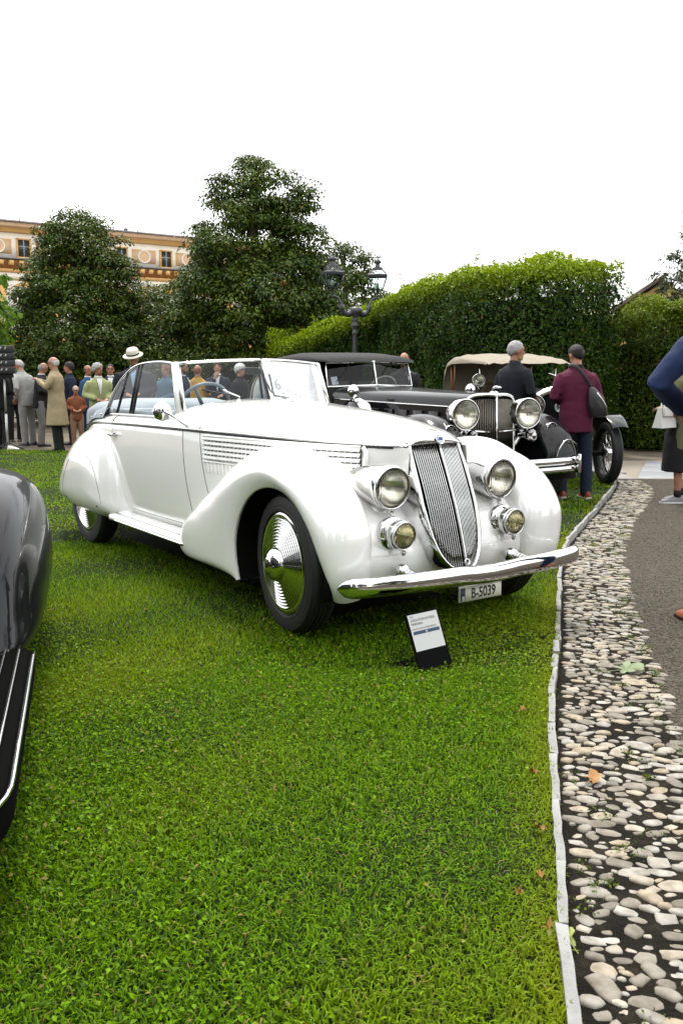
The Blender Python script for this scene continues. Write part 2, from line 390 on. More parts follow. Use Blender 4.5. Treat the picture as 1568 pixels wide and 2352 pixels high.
    # ---- catwalk: the panels between the grille and the fenders
    fx = spl([0.26, 0.32, 0.42, 0.52, 0.60, 0.68, 0.76, 0.84, 0.92, 1.0], [0.285, 0.315, 0.335, 0.320, 0.275, 0.20, 0.10, -0.03, -0.20, -0.44])
    for s in (-1, 1):
        rows = []
        for z in lin(26, 0.25, 0.97):
            row = []
            for y in lin(20, 0.0, 0.68):
                x = fx(z)-0.35*max(0, y-0.30)**1.6-(0.03+0.09*max(0, min(1, (z-0.45)/0.35)))*max(0, min(1, (0.36-y)/0.17))**1.5
                if y > 0.46: x += 1.1*(y-0.46)**2*(1 if z < 0.75 else max(0, 1-(z-0.75)/0.2))
                if z < 0.30: x -= 2.0*(0.30-z)**1.2*0.4
                row.append((x, s*y, z))
            rows.append(row)
        MB().grid(rows).build('catwalk', M_white, C)
    # ---- front fenders
    th = [-20, -13, -5, 5, 12, 28, 49, 77, 95, 128.8, 157.6, 171.2, 176.8, 181, 184.3, 187, 189.5, 192.5, 196.5, 200]
    rt = spl(th, [0.445, 0.465, 0.485, 0.505, 0.517, 0.557, 0.560, 0.565, 0.615, 0.725, 0.925, 1.16, 1.31, 1.40, 1.42, 1.34, 1.04, 0.80, 0.63, 0.56])
    rl = spl([-20, -8, 4, 25, 49, 77, 100, 121, 141, 160, 176, 194, 200], [0.40, 0.425, 0.405, 0.395, 0.40, 0.415, 0.425, 0.44, 0.46, 0.485, 0.50, 0.50, 0.50])
    yl = spl([-20, -8, 4, 20, 45, 80, 120, 170, 200], [0.745, 0.79, 0.82, 0.845, 0.86, 0.865, 0.865, 0.85, 0.84])
    yc = spl([-20, 0, 40, 90, 130, 160, 180, 200], [0.69, 0.70, 0.705, 0.705, 0.71, 0.73, 0.75, 0.75])
    yi = spl([-20, 0, 40, 90, 130, 160, 200], [0.58, 0.545, 0.52, 0.50, 0.53, 0.60, 0.63])
    ew = spl([-20, 20, 100, 150, 184, 200], [0.25, 0.42, 0.45, 0.5, 0.35, 0.3])
    for s in (-1, 1):
        rows = []
        TH = lin(80, -18, 160)[:-1]+lin(44, 160, 199.5)
        for t in TH:
            a = R(t); r0, r1 = rl(t), rt(t); row = []
            bul = 0.035*math.sin(min(max((t+20)/220, 0), 1)*math.pi)
            for k in range(17):
                p = k/16*math.pi/2
                n = 2.35
                u = math.sin(p)**(2/n); v = math.cos(p)**(2/n)
                r = r0+(r1-r0)*u; y = yc(t)+(yl(t)-yc(t))*v
                y += bul*math.sin(math.pi*min(1, u*1.1))*v**0.5
                row.append((r, y))
            ri = min(r0, r1-0.02)
            for k in range(1, 15):
                p = k/14*math.pi/2
                n = 2.2; v = math.cos(p)**(2/n); u = math.sin(p)**(2/n)
                row.append((ri+(r1-ri)*v, yc(t)+(yi(t)-yc(t))*u))
            # rolled lip
            row = [(r0+0.004, yl(t)-0.025), (r0-0.004, yl(t)-0.014), (r0-0.006, yl(t)-0.004)]+row
            rows.append([(r*math.cos(a)-0.11, s*y, 0.37+r*math.sin(a)) for r, y in row])
        fe = MB().grid(rows).build('front_fender', M_white, C)
        # wheel well
        MB().grid([[(rl(t)*math.cos(R(t))-0.11, s*(0.83 if q else 0.56), 0.37+(rl(t)+0.015)*math.sin(R(t))) for q in (0, 1)] for t in lin(30, -18, 199)]).build('wheel_well', M_dark, fe)
        MB().grid([[(r*math.cos(R(t))-0.11, s*0.585, 0.37+r*math.sin(R(t))) for r in (0.0, 0.41)] for t in lin(24, -20, 200)]).build('inner_well_wall', M_dark, fe)
    # ---- rear fenders: closed teardrops with a skirt
    out = [(-2.56, 0.30), (-2.575, 0.45), (-2.62, 0.62), (-2.72, 0.79), (-2.87, 0.915), (-3.08, 0.965), (-3.35, 0.945), (-3.62, 0.85), (-3.88, 0.68), (-4.06, 0.48), (-4.10, 0.33), (-3.85, 0.265), (-3.5, 0.235), (-3.1, 0.225), (-2.75, 0.245)]
    oc = crom([(x, 0, z) for x, z in out], 5, closed=True); cc = Vector((-3.16, 0, 0.50))
    for s in (-1, 1):
        def dome(q, d=0.0, y0=0.60, hh=0.278, n=2.5):
            return [Vector((cc.x+(p.x-cc.x)*q, s*(y0+(hh+d)*max(0, 1-q**n)**(1/n)), cc.z+(p.z-cc.z)*q)) for p in oc]
        qs = [math.sin(R(90)*k/16)**0.75 for k in range(17)]
        rf = MB().grid([dome(q) for q in qs]+[[Vector((p.x, s*0.50, p.z)) for p in oc]], cv=True).build('rear_fender', M_white, C)
        # removable skirt outline, standing a little proud
        sk = crom([(-2.80, 0, 0.30), (-2.83, 0, 0.52), (-2.95, 0, 0.70), (-3.16, 0, 0.775), (-3.38, 0, 0.735), (-3.56, 0, 0.60), (-3.64, 0, 0.42), (-3.60, 0, 0.275), (-3.2, 0, 0.26)], 6, closed=True)
        def onf(x, z, d):
            # distance ratio q of the point in the outline
            dx, dz = x-cc.x, z-cc.z; a = math.atan2(dz, dx); L = math.hypot(dx, dz)
            best = min(oc, key=lambda p: abs((math.atan2(p.z-cc.z, p.x-cc.x)-a+math.pi) % (2*math.pi)-math.pi))
            q = min(0.999, L/math.hypot(best.x-cc.x, best.z-cc.z))
            return (x, s*(0.60+d+0.278*(1-q**2.5)**(1/2.5)), z)
        MB().tube([onf(p.x, p.z, 0.0005) for p in sk], 0.0017, 5, closed=True).build('skirt_seam', mat('seam_grey', (0.12, 0.12, 0.115), 0.6), rf)
        for bx in (-2.86, -3.58): MB().lathe([(0.008, 0), (0.008, 0.006), (0, 0.008)], 10, origin=onf(bx, 0.36, -0.002), axis=(0, s, 0)).build('skirt_bolt', M_blackrub, rf)
        # running board
        rb = MB().grid([[(x, s*0.62, 0.335), (x, s*0.73, 0.345), (x, s*0.785, 0.322), (x, s*0.805, 0.300), (x, s*0.803, 0.285), (x, s*0.78, 0.275), (x, s*0.62, 0.275)] for x in xs(-1.30, -2.72, 12)], cv=True).build('running_board', M_white, C)
        MB().tube([(x, s*0.803, 0.281) for x in xs(-1.32, -2.70, 10)], 0.012, 8).build('board_trim', M_chrome, rb)
        MB().tube([(x, s*0.775, 0.331) for x in xs(-1.40, -2.66, 8)], 0.005, 5).build('board_rib', M_chrome, rb)
    # ---- wheels
    wheel(C, -0.11, -0.735, 0.375, 0.380, 0.165, -1, R(-7), rim_r=0.262)
    wheel(C, -0.11, 0.735, 0.375, 0.380, 0.165, 1, R(-7), rim_r=0.262)
    wheel(C, -3.30, -0.70, 0.375, 0.380, 0.165, -1, rim_r=0.262, cap=False); wheel(C, -3.30, 0.70, 0.375, 0.380, 0.165, 1, rim_r=0.262, cap=False)
    ax_ = MB(); ax_.tube([(-0.11, -0.6, 0.36), (-0.11, 0.6, 0.36)], 0.035, 8); ax_.build('front_axle', M_dark, C)
    MB().box((-1.6, 0, 0.27), (3.8, 1.0, 0.06)).build('floor_pan', M_dark, C)
    MB().box((-0.06, 0, 0.36), (0.5, 0.9, 0.14)).build('chassis_front', M_dark, C)
    # ---- grille
    G = bpy.data.objects.new('grille', None); COL.objects.link(G); G.parent = C
    gx = lambda z, y: 0.175+(1.03-z)*0.385-0.24*abs(y)+0.05*math.sin(math.pi*min(1, max(0, (z-0.36)/0.67)))*0.5
    hw = spl([0.345, 0.365, 0.40, 0.46, 0.55, 0.70, 0.85, 0.98, 1.03], [0.035, 0.075, 0.108, 0.140, 0.163, 0.176, 0.174, 0.166, 0.160])
    ztop = lambda y: 1.005-0.35*y*y
    nb = 12
    for s in (-1, 1):
        for i in range(nb):
            y = 0.012+(0.160-0.012)*(i+0.5)/nb
            # bottom where outline meets y
            lo = 0.36
            while hw(lo)-0.006 < y and lo < 0.95: lo += 0.004
            hi = ztop(y)
            P = [(gx(z, y)+0.004, s*y, z) for z in lin(8, lo, hi)]
            MB().tube(P, 0.0029, 6, flat=1.3, up=(0, 1, 0)).build('grille_bar', M_chrome, G)
    MB().tube([(gx(z, 0)+0.012, 0, z) for z in lin(10, 0.36, 1.01)], 0.008, 8).build('centre_bar', M_chrome, G)
    MB().grid([[(gx(z, y)-0.03, y, z) for y in lin(10, -hw(z)+0.004, hw(z)-0.004)] for z in lin(24, 0.35, 1.02)]).build('grille_backing', M_dark, G)
    # shell: chrome frame, rounded, returning to the bonnet
    zz = lin(26, 0.345, 1.01)
    for s in (-1, 1):
        rows = []
        for z in zz:
            y = hw(z); x = gx(z, y)
            rows.append([(x-0.035, s*(y-0.004), z), (x+0.006, s*(y-0.002), z), (x+0.018, s*(y+0.006), z), (x+0.014, s*(y+0.018), z), (x-0.01, s*(y+0.028), z), (x-0.06, s*(y+0.044), z), (x-0.16, s*(y+0.060), z)])
        MB().grid(rows).build('grille_shell_side', M_chrome, G)
    rows = []
    for y in lin(24, -0.204, 0.204):
        a = abs(y)/0.204; zt_ = 1.072-0.065*a**2.6; zl_ = ztop(y); x = gx(1.0, min(abs(y), 0.16))
        rows.append([(x-0.03, y, zl_), (x+0.012, y, zl_+0.002), (x+0.020, y, zl_+0.010), (x+0.012, y, zl_+(zt_-zl_)*0.55), (x-0.012, y, zl_+(zt_-zl_)*0.92), (x-0.05, y, zt_), (x-0.12, y, zt_+0.006)])
    MB().grid(rows).build('grille_shell_top', M_chrome, G)
    pth = [(gx(0.36, y)+0.012, y, 0.345-0.0+0.9*y*y) for y in lin(8, -0.05, 0.05)]
    MB().tube(pth, 0.016, 8).build('grille_shell_foot', M_chrome, G)
    MB().lathe([(0.011, 0), (0.016, 0.004), (0.019, 0), (0.019, -0.01), (0.011, -0.01)], 20, origin=(gx(0.385, 0)+0.024, 0, 0.387), axis=(1, 0, 0.25)).build('crank_ring', M_chrome, G)
    # round badge with a blue flag field
    be = MB().lathe([(0, 0.004), (0.024, 0.004), (0.027, 0.007), (0.030, 0.004), (0.030, 0)], 28, origin=(gx(1.0, 0)+0.018, 0, 1.030), axis=(1, 0, 0.45)).build('badge', M_chrome, G)
    q_ = Vector((0, 0, 1)).rotation_difference(Vector((1, 0, 0.45)).normalized()).to_matrix()
    nrm = Vector((1, 0, 0.45)).normalized(); c0 = Vector((gx(1.0, 0)+0.018, 0, 1.030))+nrm*0.0055
    upv = Vector((-0.45, 0, 1)).normalized()
    def bq(y0, y1, u0, u1, d, nm, mm): MB().add([c0+nrm*d+Vector((0, y, 0))+upv*u for y, u in ((y0, u0), (y1, u0), (y1, u1), (y0, u1))], [(0, 1, 2, 3)]).build(nm, mm, be)
    bq(-0.018, 0.018, -0.016, 0.016, 0.0, 'badge_ring', mat('badge_white', (0.7, 0.72, 0.72), 0.3))
    bq(-0.014, 0.014, -0.008, 0.010, 0.001, 'badge_flag', mat('badge_blue', (0.02, 0.04, 0.22), 0.3))
    # ---- lamps
    for s in (-1, 1):
        h_ = lamp(C, (0.285, s*0.388, 0.796), 0.106, 0.42, 'headlight', tilt=R(2))
        MB().tube([(0.0, 0, -0.113), (-0.14, 0, -0.108), (-0.30, 0, -0.064)], [0.010, 0.014, 0.006], 8).build('mounting_fin', M_chrome, h_)
        MB().tube([(-0.10, 0, -0.10), (-0.13, 0, -0.19)], [0.05, 0.06], 12).build('lamp_foot', M_white, h_)
        fo = lamp(C, (0.395, s*0.395, 0.560), 0.068, 0.085, 'fog_light', M_ylens, fat=1.14, ogive=4.0)
        MB().lathe([(0.05, -0.075), (0.086, -0.080), (0.090, -0.10), (0.082, -0.125), (0.065, -0.16)], 28, axis=(1, 0, 0)).build('lamp_base', M_chrome, fo)
        bk = MB().ball((0.385, s*0.39, 0.372), (0.045, 0.042, 0.042), 18, 12)
        bk.build('bracket_dome', M_chrome, C)
        sp = MB().tube([(0.40, s*0.39, 0.372), (0.55, s*0.405, 0.350)], 0.020, 10)
        for k in range(5): sp.lathe([(0.020, -0.008), (0.027, 0), (0.020, 0.008)], 14, origin=(0.44+0.022*k, s*0.395, 0.367-0.003*k), axis=(1, 0, -0.15))
        sp.build('bumper_bracket', M_chrome, C)
    # ---- bumper
    bx = spl([0, 0.25, 0.5, 0.7, 0.80, 0.86], [0.635, 0.625, 0.59, 0.535, 0.49, 0.44])
    bz = spl([0, 0.10, 0.22, 0.5, 0.86], [0.358, 0.360, 0.366, 0.362, 0.350])
    rows = []
    for y in [math.copysign(0.845*(abs(k)/30)**0.9, k) if k else 0 for k in range(-30, 31)]:
        e = max(0.0, (abs(y)-0.785)/0.06); g = math.sqrt(max(0.02, 1-e*e)); row = []
        nx = (bx(abs(y)+0.01)-bx(max(0, abs(y)-0.01)))/0.02
        for k in range(18):
            a = 2*math.pi*k/18
            px, pz = math.cos(a)*0.038*g, math.sin(a)*0.050*g
            if abs(math.sin(a)) < 0.35 and math.cos(a) > 0: px -= 0.004
            row.append((bx(abs(y))+px, y, bz(abs(y))+pz))
        rows.append(row)
    B = MB().grid(rows, cv=True); B.f.append(tuple(range(18))); B.f.append(tuple(len(B.v)-18+k for k in range(18)))
    bump = B.build('bumper', M_chrome, C)
    # ---- number plate
    pl = MB().box((0.585, -0.03, 0.255), (0.012, 0.300, 0.082), bev=0.004).build('number_plate', mat('plate_rim', (0.35, 0.37, 0.30), 0.35, 0.3), C)
    MB().box((0.590, -0.03, 0.255), (0.006, 0.284, 0.066)).build('plate_field', mat('plate_cream', (0.66, 0.66, 0.56), 0.5, var=0.05), pl)
    MB().box((0.5912, -0.157, 0.255), (0.006, 0.030, 0.066)).build('plate_band', mat('plate_blue', (0.01, 0.018, 0.05), 0.4), pl)
    rt_ = (R(90), 0, R(90))
    M_ink = mat('black_ink', (0.012, 0.012, 0.013), 0.5)
    text('B-5039', 0.076, M_ink, pl, (0.5945, -0.015, 0.2535), rt_, align='CENTER', sx=0.80, bold=0.0016)
    text('B', 0.032, mat('plate_white', (0.7, 0.7, 0.7), 0.5), pl, (0.5955, -0.157, 0.235), rt_, align='CENTER')
    MB().tube([(0.50, -0.15, 0.24), (0.58, -0.15, 0.24)], 0.008, 6).tube([(0.50, 0.11, 0.24), (0.58, 0.11, 0.24)], 0.008, 6).build('plate_bracket', M_dark, C)
    # ---- windscreen, V-shaped
    W = bpy.data.objects.new('windscreen', None); COL.objects.link(W); W.parent = C
    c0, c1 = Vector((-1.600, 0, 1.195)), Vector((-1.735, 0, 1.478))
    for s in (-1, 1):
        b0, b1 = Vector((-1.755, s*0.600, 1.100)), Vector((-1.900, s*0.575, 1.450))
        lo = [c0.lerp(b0, t)+Vector((0, 0, 0.030*math.sin(math.pi*t))) for t in lin(8, 0.025, 1)]
        up = [c1.lerp(b1, t)+Vector((0, 0, 0.006*math.sin(math.pi*t))) for t in lin(8, 0.025, 1)]
        fr = MB(); fr.tube(up, 0.011, 8); fr.tube([b0, b1], 0.017, 8); fr.tube(lo, 0.008, 8)
        fr.build('windscreen_frame', M_chrome, W)
        MB().tube([l+Vector((-0.012, 0, 0.006)) for l in lo], 0.008, 6).build('rubber_seal', M_blackrub, W)
        MB().grid([lo, up]).build('windscreen_pane', M_glass, W)
        # wiper
        m_ = c0.lerp(b0, 0.42)
        wp = MB(); wp.tube([m_+Vector((0.04, 0, 0.045)), m_+Vector((0.055, 0, 0.07)), m_+Vector((0.04, -0.12, 0.115))], 0.006, 6)
        wp.build('wiper_arm', M_chrome, W)
        MB().tube([m_+Vector((0.055, 0.02, 0.065)), m_+Vector((-0.0, -0.26, 0.12))], 0.005, 6).build('wiper_blade', M_blackrub if s < 0 else M_chrome, W)
        MB().lathe([(0.016, 0), (0.018, 0.02), (0.010, 0.035), (0, 0.036)], 12, origin=m_+Vector((0.035, 0, 0.02)), axis=(0.3, 0, 1)).build('wiper_pivot', M_chrome, W)
        # white pillar
        MB().tube([b0+Vector((-0.045, 0, -0.02)), b1+Vector((-0.036, 0, 0.002))], [0.040, 0.030], 12).build('pillar', M_white, W)
    MB().tube([c0+Vector((0.006, 0, 0)), c1+Vector((0.004, 0, 0.004))], 0.014, 8).build('centre_post', M_chrome, W)
    MB().tube([c0+Vector((-0.02, -0.012, 0)), c1+Vector((-0.02, -0.010, 0))], 0.012, 8).build('post_seal', M_blackrub, W)
    # race-entry roundel stuck inside the pane
    s6 = thing_part = MB()
    bb = Vector((-1.755, 0.600, 1.100)); bt = Vector((-1.900, 0.575, 1.450))
    def wp_(u, v): return (c0.lerp(bb, u)).lerp(c1.lerp(bt, u), v)+Vector((0.014, 0, 0.006))
    st = MB().add([wp_(0.05, 0.13), wp_(0.30, 0.13), wp_(0.26, 0.45), wp_(0.18, 0.62), wp_(0.06, 0.70)], [(0, 1, 2, 3, 4)]).build('entry_sticker', mat('sticker_white', (0.62, 0.64, 0.64), 0.5), W)
    d_ = wp_(0.3, 0.3)-wp_(0.05, 0.3); ang = math.atan2(d_.y, d_.x)
    text('6', 0.12, mat('sticker_grey', (0.28, 0.29, 0.30), 0.5), st, wp_(0.135, 0.38)+Vector((0.008, 0, 0.003)), (R(65), 0, ang), align='CENTER')
    # rear-view mirror inside
    mi = MB().box((-1.80, -0.02, 1.40), (0.02, 0.17, 0.05), bev=0.008).build('inner_mirror', M_blackrub, C)
    MB().tube([(-1.80, 0, 1.40), (-1.74, 0, 1.455)], 0.006, 6).build('mirror_stem', M_chrome, mi)
    # ---- raised side windows
    for s in (-1, 1):
        S = bpy.data.objects.new('side_window', None); COL.objects.link(S); S.parent = C
        Y = lambda z: s*(0.655-0.24*(z-1.07))
        def P3(x, z): return Vector((x, Y(z), z))
        outl = [P3(-1.80, 1.085), P3(-1.925, 1.445), P3(-2.15, 1.462), P3(-2.40, 1.462), P3(-2.62, 1.445), P3(-2.78, 1.40), P3(-2.92, 1.32), P3(-3.03, 1.21), P3(-3.10, 1.085)]
        top = crom(outl[1:], 4)
        MB().tube(top, 0.009, 8).build('window_frame', M_chrome, S)
        MB().tube([p+Vector((0, -s*0.012, -0.008)) for p in top], 0.010, 6).build('window_seal', M_blackrub, S)
        for xa, xb in ((-2.545, -2.555), (-2.60, -2.615), (-2.86, -2.80)):
            zt2 = min(top, key=lambda p: abs(p.x-xb)).z
            MB().tube([P3(xa, 1.08), P3(xb, zt2)], 0.011, 6).build('window_bar', M_blackrub, S)
        g = MB(); n = len(outl)
        rows = []
        for p in [outl[0].lerp(outl[1], 1)]+top: rows.append([P3(min(-1.80, max(-3.10, p.x+ (0.09 if p.x > -2.4 else -0.02))), 1.075), p])
        g.grid(rows); g.add([outl[0], rows[0][0], rows[0][1]], [(0, 1, 2)]) if False else None
        g.build('pane', M_glass, S)
    # ---- round door mirror
    mp_ = Vector((-1.565, -0.845, 1.140))
    mm = MB().lathe([(0, 0.032), (0.035, 0.028), (0.056, 0.016), (0.064, 0.0), (0.060, -0.006), (0, -0.006)], 28, origin=mp_, axis=(1, -0.10, 0.05)).build('door_mirror', M_chrome, C)
    MB().tube([mp_+Vector((0.025, 0, 0)), mp_+Vector((0.06, 0.03, -0.02)), Vector((-1.50, -0.70, 1.040))], [0.009, 0.007, 0.009], 8).build('mirror_arm', M_chrome, mm)
    # ---- cabin
    for (nm, x, w_, yy) in (('front_seat', -2.38, 0.56, -0.31), ('front_seat', -2.38, 0.56, 0.31)):
        se = MB(); rows = []
        for z, dx, th_ in ((0.55, 0.02, 0.10), (0.75, -0.02, 0.11), (0.95, -0.07, 0.10), (1.05, -0.10, 0.085), (1.095, -0.115, 0.05), (1.105, -0.12, 0.01)):
            row = []
            for k in range(20):
                a = 2*math.pi*k/20; ca, sa = math.cos(a), math.sin(a); n_ = 0.55
                wz = w_*0.5*(1 if z < 1.0 else 0.93 if z < 1.08 else 0.80)
                row.append((x+dx+math.copysign(abs(ca)**n_, ca)*th_*0.6, yy+math.copysign(abs(sa)**n_, sa)*wz, z))
            rows.append(row)
        se.grid(rows, cv=True); se.f.append(tuple(len(se.v)-20+k for k in range(20)))
        bk = se.build('seat_back', M_leather, C)
        MB().box((x+0.28, yy, 0.58), (0.55, w_*0.96, 0.18), bev=0.05).build('seat_cushion', M_leather, C)
    rs = MB().box((-3.12, 0, 0.90), (0.16, 1.16, 0.40), rot=Matrix.Rotation(R(-12), 3, 'Y'), bev=0.06); rs.build('rear_seat', M_leather, C)
    MB().box((-2.85, 0, 0.60), (0.45, 1.16, 0.16), bev=0.05).build('rear_cushion', M_leather, C)
    MB().box((-1.84, 0, 1.07), (0.10, 1.16, 0.14), bev=0.03).build('dashboard', mat('dash_paint', (0.55, 0.56, 0.55), 0.3, coat=1), C)
    MB().box((-2.5, 0, 0.46), (1.6, 1.2, 0.03)).build('cabin_floor', mat('cabin_carpet', (0.10, 0.12, 0.14), 0.9), C)
    for s in (-1, 1):
        MB().box((-2.40, s*0.60, 0.86), (1.25, 0.03, 0.42), bev=0.012).build('door_lining', M_leather, C)
        MB().tube([(x, s*(yb(x)-0.125), 1.085) for x in xs(-3.1, -1.78, 12)], 0.022, 8).build('padded_rail', M_leather, C)
    sw = bpy.data.objects.new('steering_wheel', None); COL.objects.link(sw); sw.parent = C; sw.location = (-2.06, -0.31, 1.13); sw.rotation_euler = (0, R(-62), 0)
    MB().tube([(0.205*math.cos(a), 0.205*math.sin(a), 0) for a in [2*math.pi*k/40 for k in range(40)]], 0.0135, 8, closed=True).build('rim', M_leather, sw)
    for a in (R(90), R(210), R(330)): MB().tube([(0.03*math.cos(a), 0.03*math.sin(a), -0.02), (0.2*math.cos(a), 0.2*math.sin(a), 0)], 0.010, 6, flat=1.6).build('spoke', M_leather, sw)
    MB().lathe([(0, 0.012), (0.03, 0.008), (0.036, -0.03), (0.02, -0.06)], 20).tube([(0, 0, -0.03), (0, 0, -0.35)], 0.018, 8).build('column', M_leather, sw)
    # ---- folded hood under its cover
    rows = []
    for x, z0, z1, wd in ((-3.10, 1.04, 1.08, 0.60), (-3.16, 1.04, 1.135, 0.625), (-3.32, 1.035, 1.165, 0.64), (-3.52, 1.02, 1.165, 0.63), (-3.74, 1.00, 1.145, 0.59), (-3.90, 0.97, 1.095, 0.53), (-3.98, 0.95, 1.02, 0.46)):
        row = []
        for k in range(25):
            a = math.pi*k/24; ca, sa = math.cos(a), math.sin(a)
            row.append((x-0.02*math.cos(a*6)*0.3, math.copysign(abs(ca)**0.45, ca)*wd, z0-0.05+(z1-z0+0.05)*sa**0.42+0.006*math.sin(9*a+x*20)))
        rows.append(row)
    hd = MB().grid(rows); hd.f.append(tuple(range(25))); hd.f.append(tuple(len(hd.v)-25+k for k in range(25)))
    hc = hd.build('folded_hood', M_canvas, C)
    for s in (-1, 1):
        sk_ = []
        for x in xs(-3.04, -3.95, 14): sk_.append([(x, s*(yb(x)-0.10), zb(x)+0.13), (x, s*(yb(x)-0.035), zb(x)+0.10), (x, s*(yb(x)-0.004), zb(x)+0.035)])
        MB().grid(sk_).build('cover_skirt', M_canvas, hc)
        for k in range(5):
            x = -3.12-0.17*k; MB().ball((x, s*(yb(x)-0.010), zb(x)+0.062), 0.008, 8, 6).build('snap_fastener', M_chrome, hc)
    return C
white_car()

# ---------------------------------------------------------------- numpy mesh maker for foliage
def np_mesh(name, V, F, m, parent=None, smooth=False, kind=None, attr=None):
    """V (n,3); F (k,3) or (k,4) array"""
    me = bpy.data.meshes.new(name); n, k = len(V), F.shape[1]
    me.vertices.add(n); me.vertices.foreach_set('co', V.astype(np.float32).ravel())
    me.loops.add(F.size); me.loops.foreach_set('vertex_index', F.astype(np.int32).ravel())
    me.polygons.add(len(F)); me.polygons.foreach_set('loop_start', np.arange(0, F.size, k, dtype=np.int32))
    if attr is not None:
        a = me.attributes.new('tone', 'FLOAT', 'POINT'); a.data.foreach_set('value', attr.astype(np.float32))
    me.update(); me.validate()
    if smooth: me.shade_smooth()
    o = bpy.data.objects.new(name, me); COL.objects.link(o); me.materials.append(m)
    if parent: o.parent = parent
    if kind: o['kind'] = kind
    return o

def leaf_mat(name, dark, light, odd=None, trans=0.35, rough=0.4, tone=None, spec=0.2):
    """leaf colour varies leaf by leaf; tone: second colour pair used where the 'tone' attribute is 1 (young growth)"""
    m = bpy.data.materials.new(name); m.use_nodes = True; t = m.node_tree; t.nodes.clear()
    N = t.nodes.new; L = t.links.new
    g = N('ShaderNodeNewGeometry'); r = N('ShaderNodeValToRGB'); e = r.color_ramp.elements
    e[0].color = (*dark, 1); e[1].color = (*light, 1); e[1].position = 0.95
    if odd:
        k = e.new(0.975); k.color = (*odd, 1); e[1].position = 0.96
    L(g.outputs['Random Per Island'], r.inputs['Fac']); col = r.outputs['Color']
    if tone:
        at = N('ShaderNodeAttribute'); at.attribute_name = 'tone'; mx = N('ShaderNodeMix'); mx.data_type = 'RGBA'
        L(at.outputs['Fac'], mx.inputs['Factor']); L(col, mx.inputs['A']); mx.inputs['B'].default_value = (*tone, 1); col = mx.outputs['Result']
    p = N('ShaderNodeBsdfPrincipled'); p.inputs['Roughness'].default_value = rough; p.inputs['Specular IOR Level'].default_value = spec; L(col, p.inputs['Base Color'])
    tr = N('ShaderNodeBsdfTranslucent'); hs = N('ShaderNodeHueSaturation'); hs.inputs['Value'].default_value = 1.5; hs.inputs['Hue'].default_value = 0.485
    L(col, hs.inputs['Color']); L(hs.outputs[0], tr.inputs['Color'])
    mi = N('ShaderNodeMixShader'); mi.inputs['Fac'].default_value = trans; L(p.outputs[0], mi.inputs[1]); L(tr.outputs[0], mi.inputs[2])
    o = N('ShaderNodeOutputMaterial'); L(mi.outputs[0], o.inputs['Surface'])
    return m

def leaves(P, Nrm, length, width, droop=0.25, jitter=0.8, seed=1):
    """rhombus leaves folded along the midrib: 4 verts, 2 tris. P (n,3), Nrm (n,3) outward directions"""
    g = np.random.default_rng(seed); n = len(P)
    nr = Nrm+g.normal(0, jitter, (n, 3)); nr /= np.linalg.norm(nr, axis=1, keepdims=True)+1e-9
    d = g.normal(0, 1, (n, 3)); d[:, 2] -= droop; d -= nr*(d*nr).sum(1, keepdims=True); d /= np.linalg.norm(d, axis=1, keepdims=True)+1e-9
    b = np.cross(nr, d); L = (length*g.uniform(0.65, 1.25, n))[:, None]; W = (width*g.uniform(0.7, 1.2, n))[:, None]
    v0 = P; v1 = P+d*L*0.5+b*W*0.5+nr*W*0.18; v2 = P+d*L-nr*L*0.12; v3 = P+d*L*0.5-b*W*0.5+nr*W*0.18
    V = np.stack([v0, v1, v2, v3], 1).reshape(-1, 3); i = np.arange(n)*4
    F = np.stack([np.stack([i, i+1, i+2], 1), np.stack([i, i+2, i+3], 1)], 1).reshape(-1, 3)
    return V, F

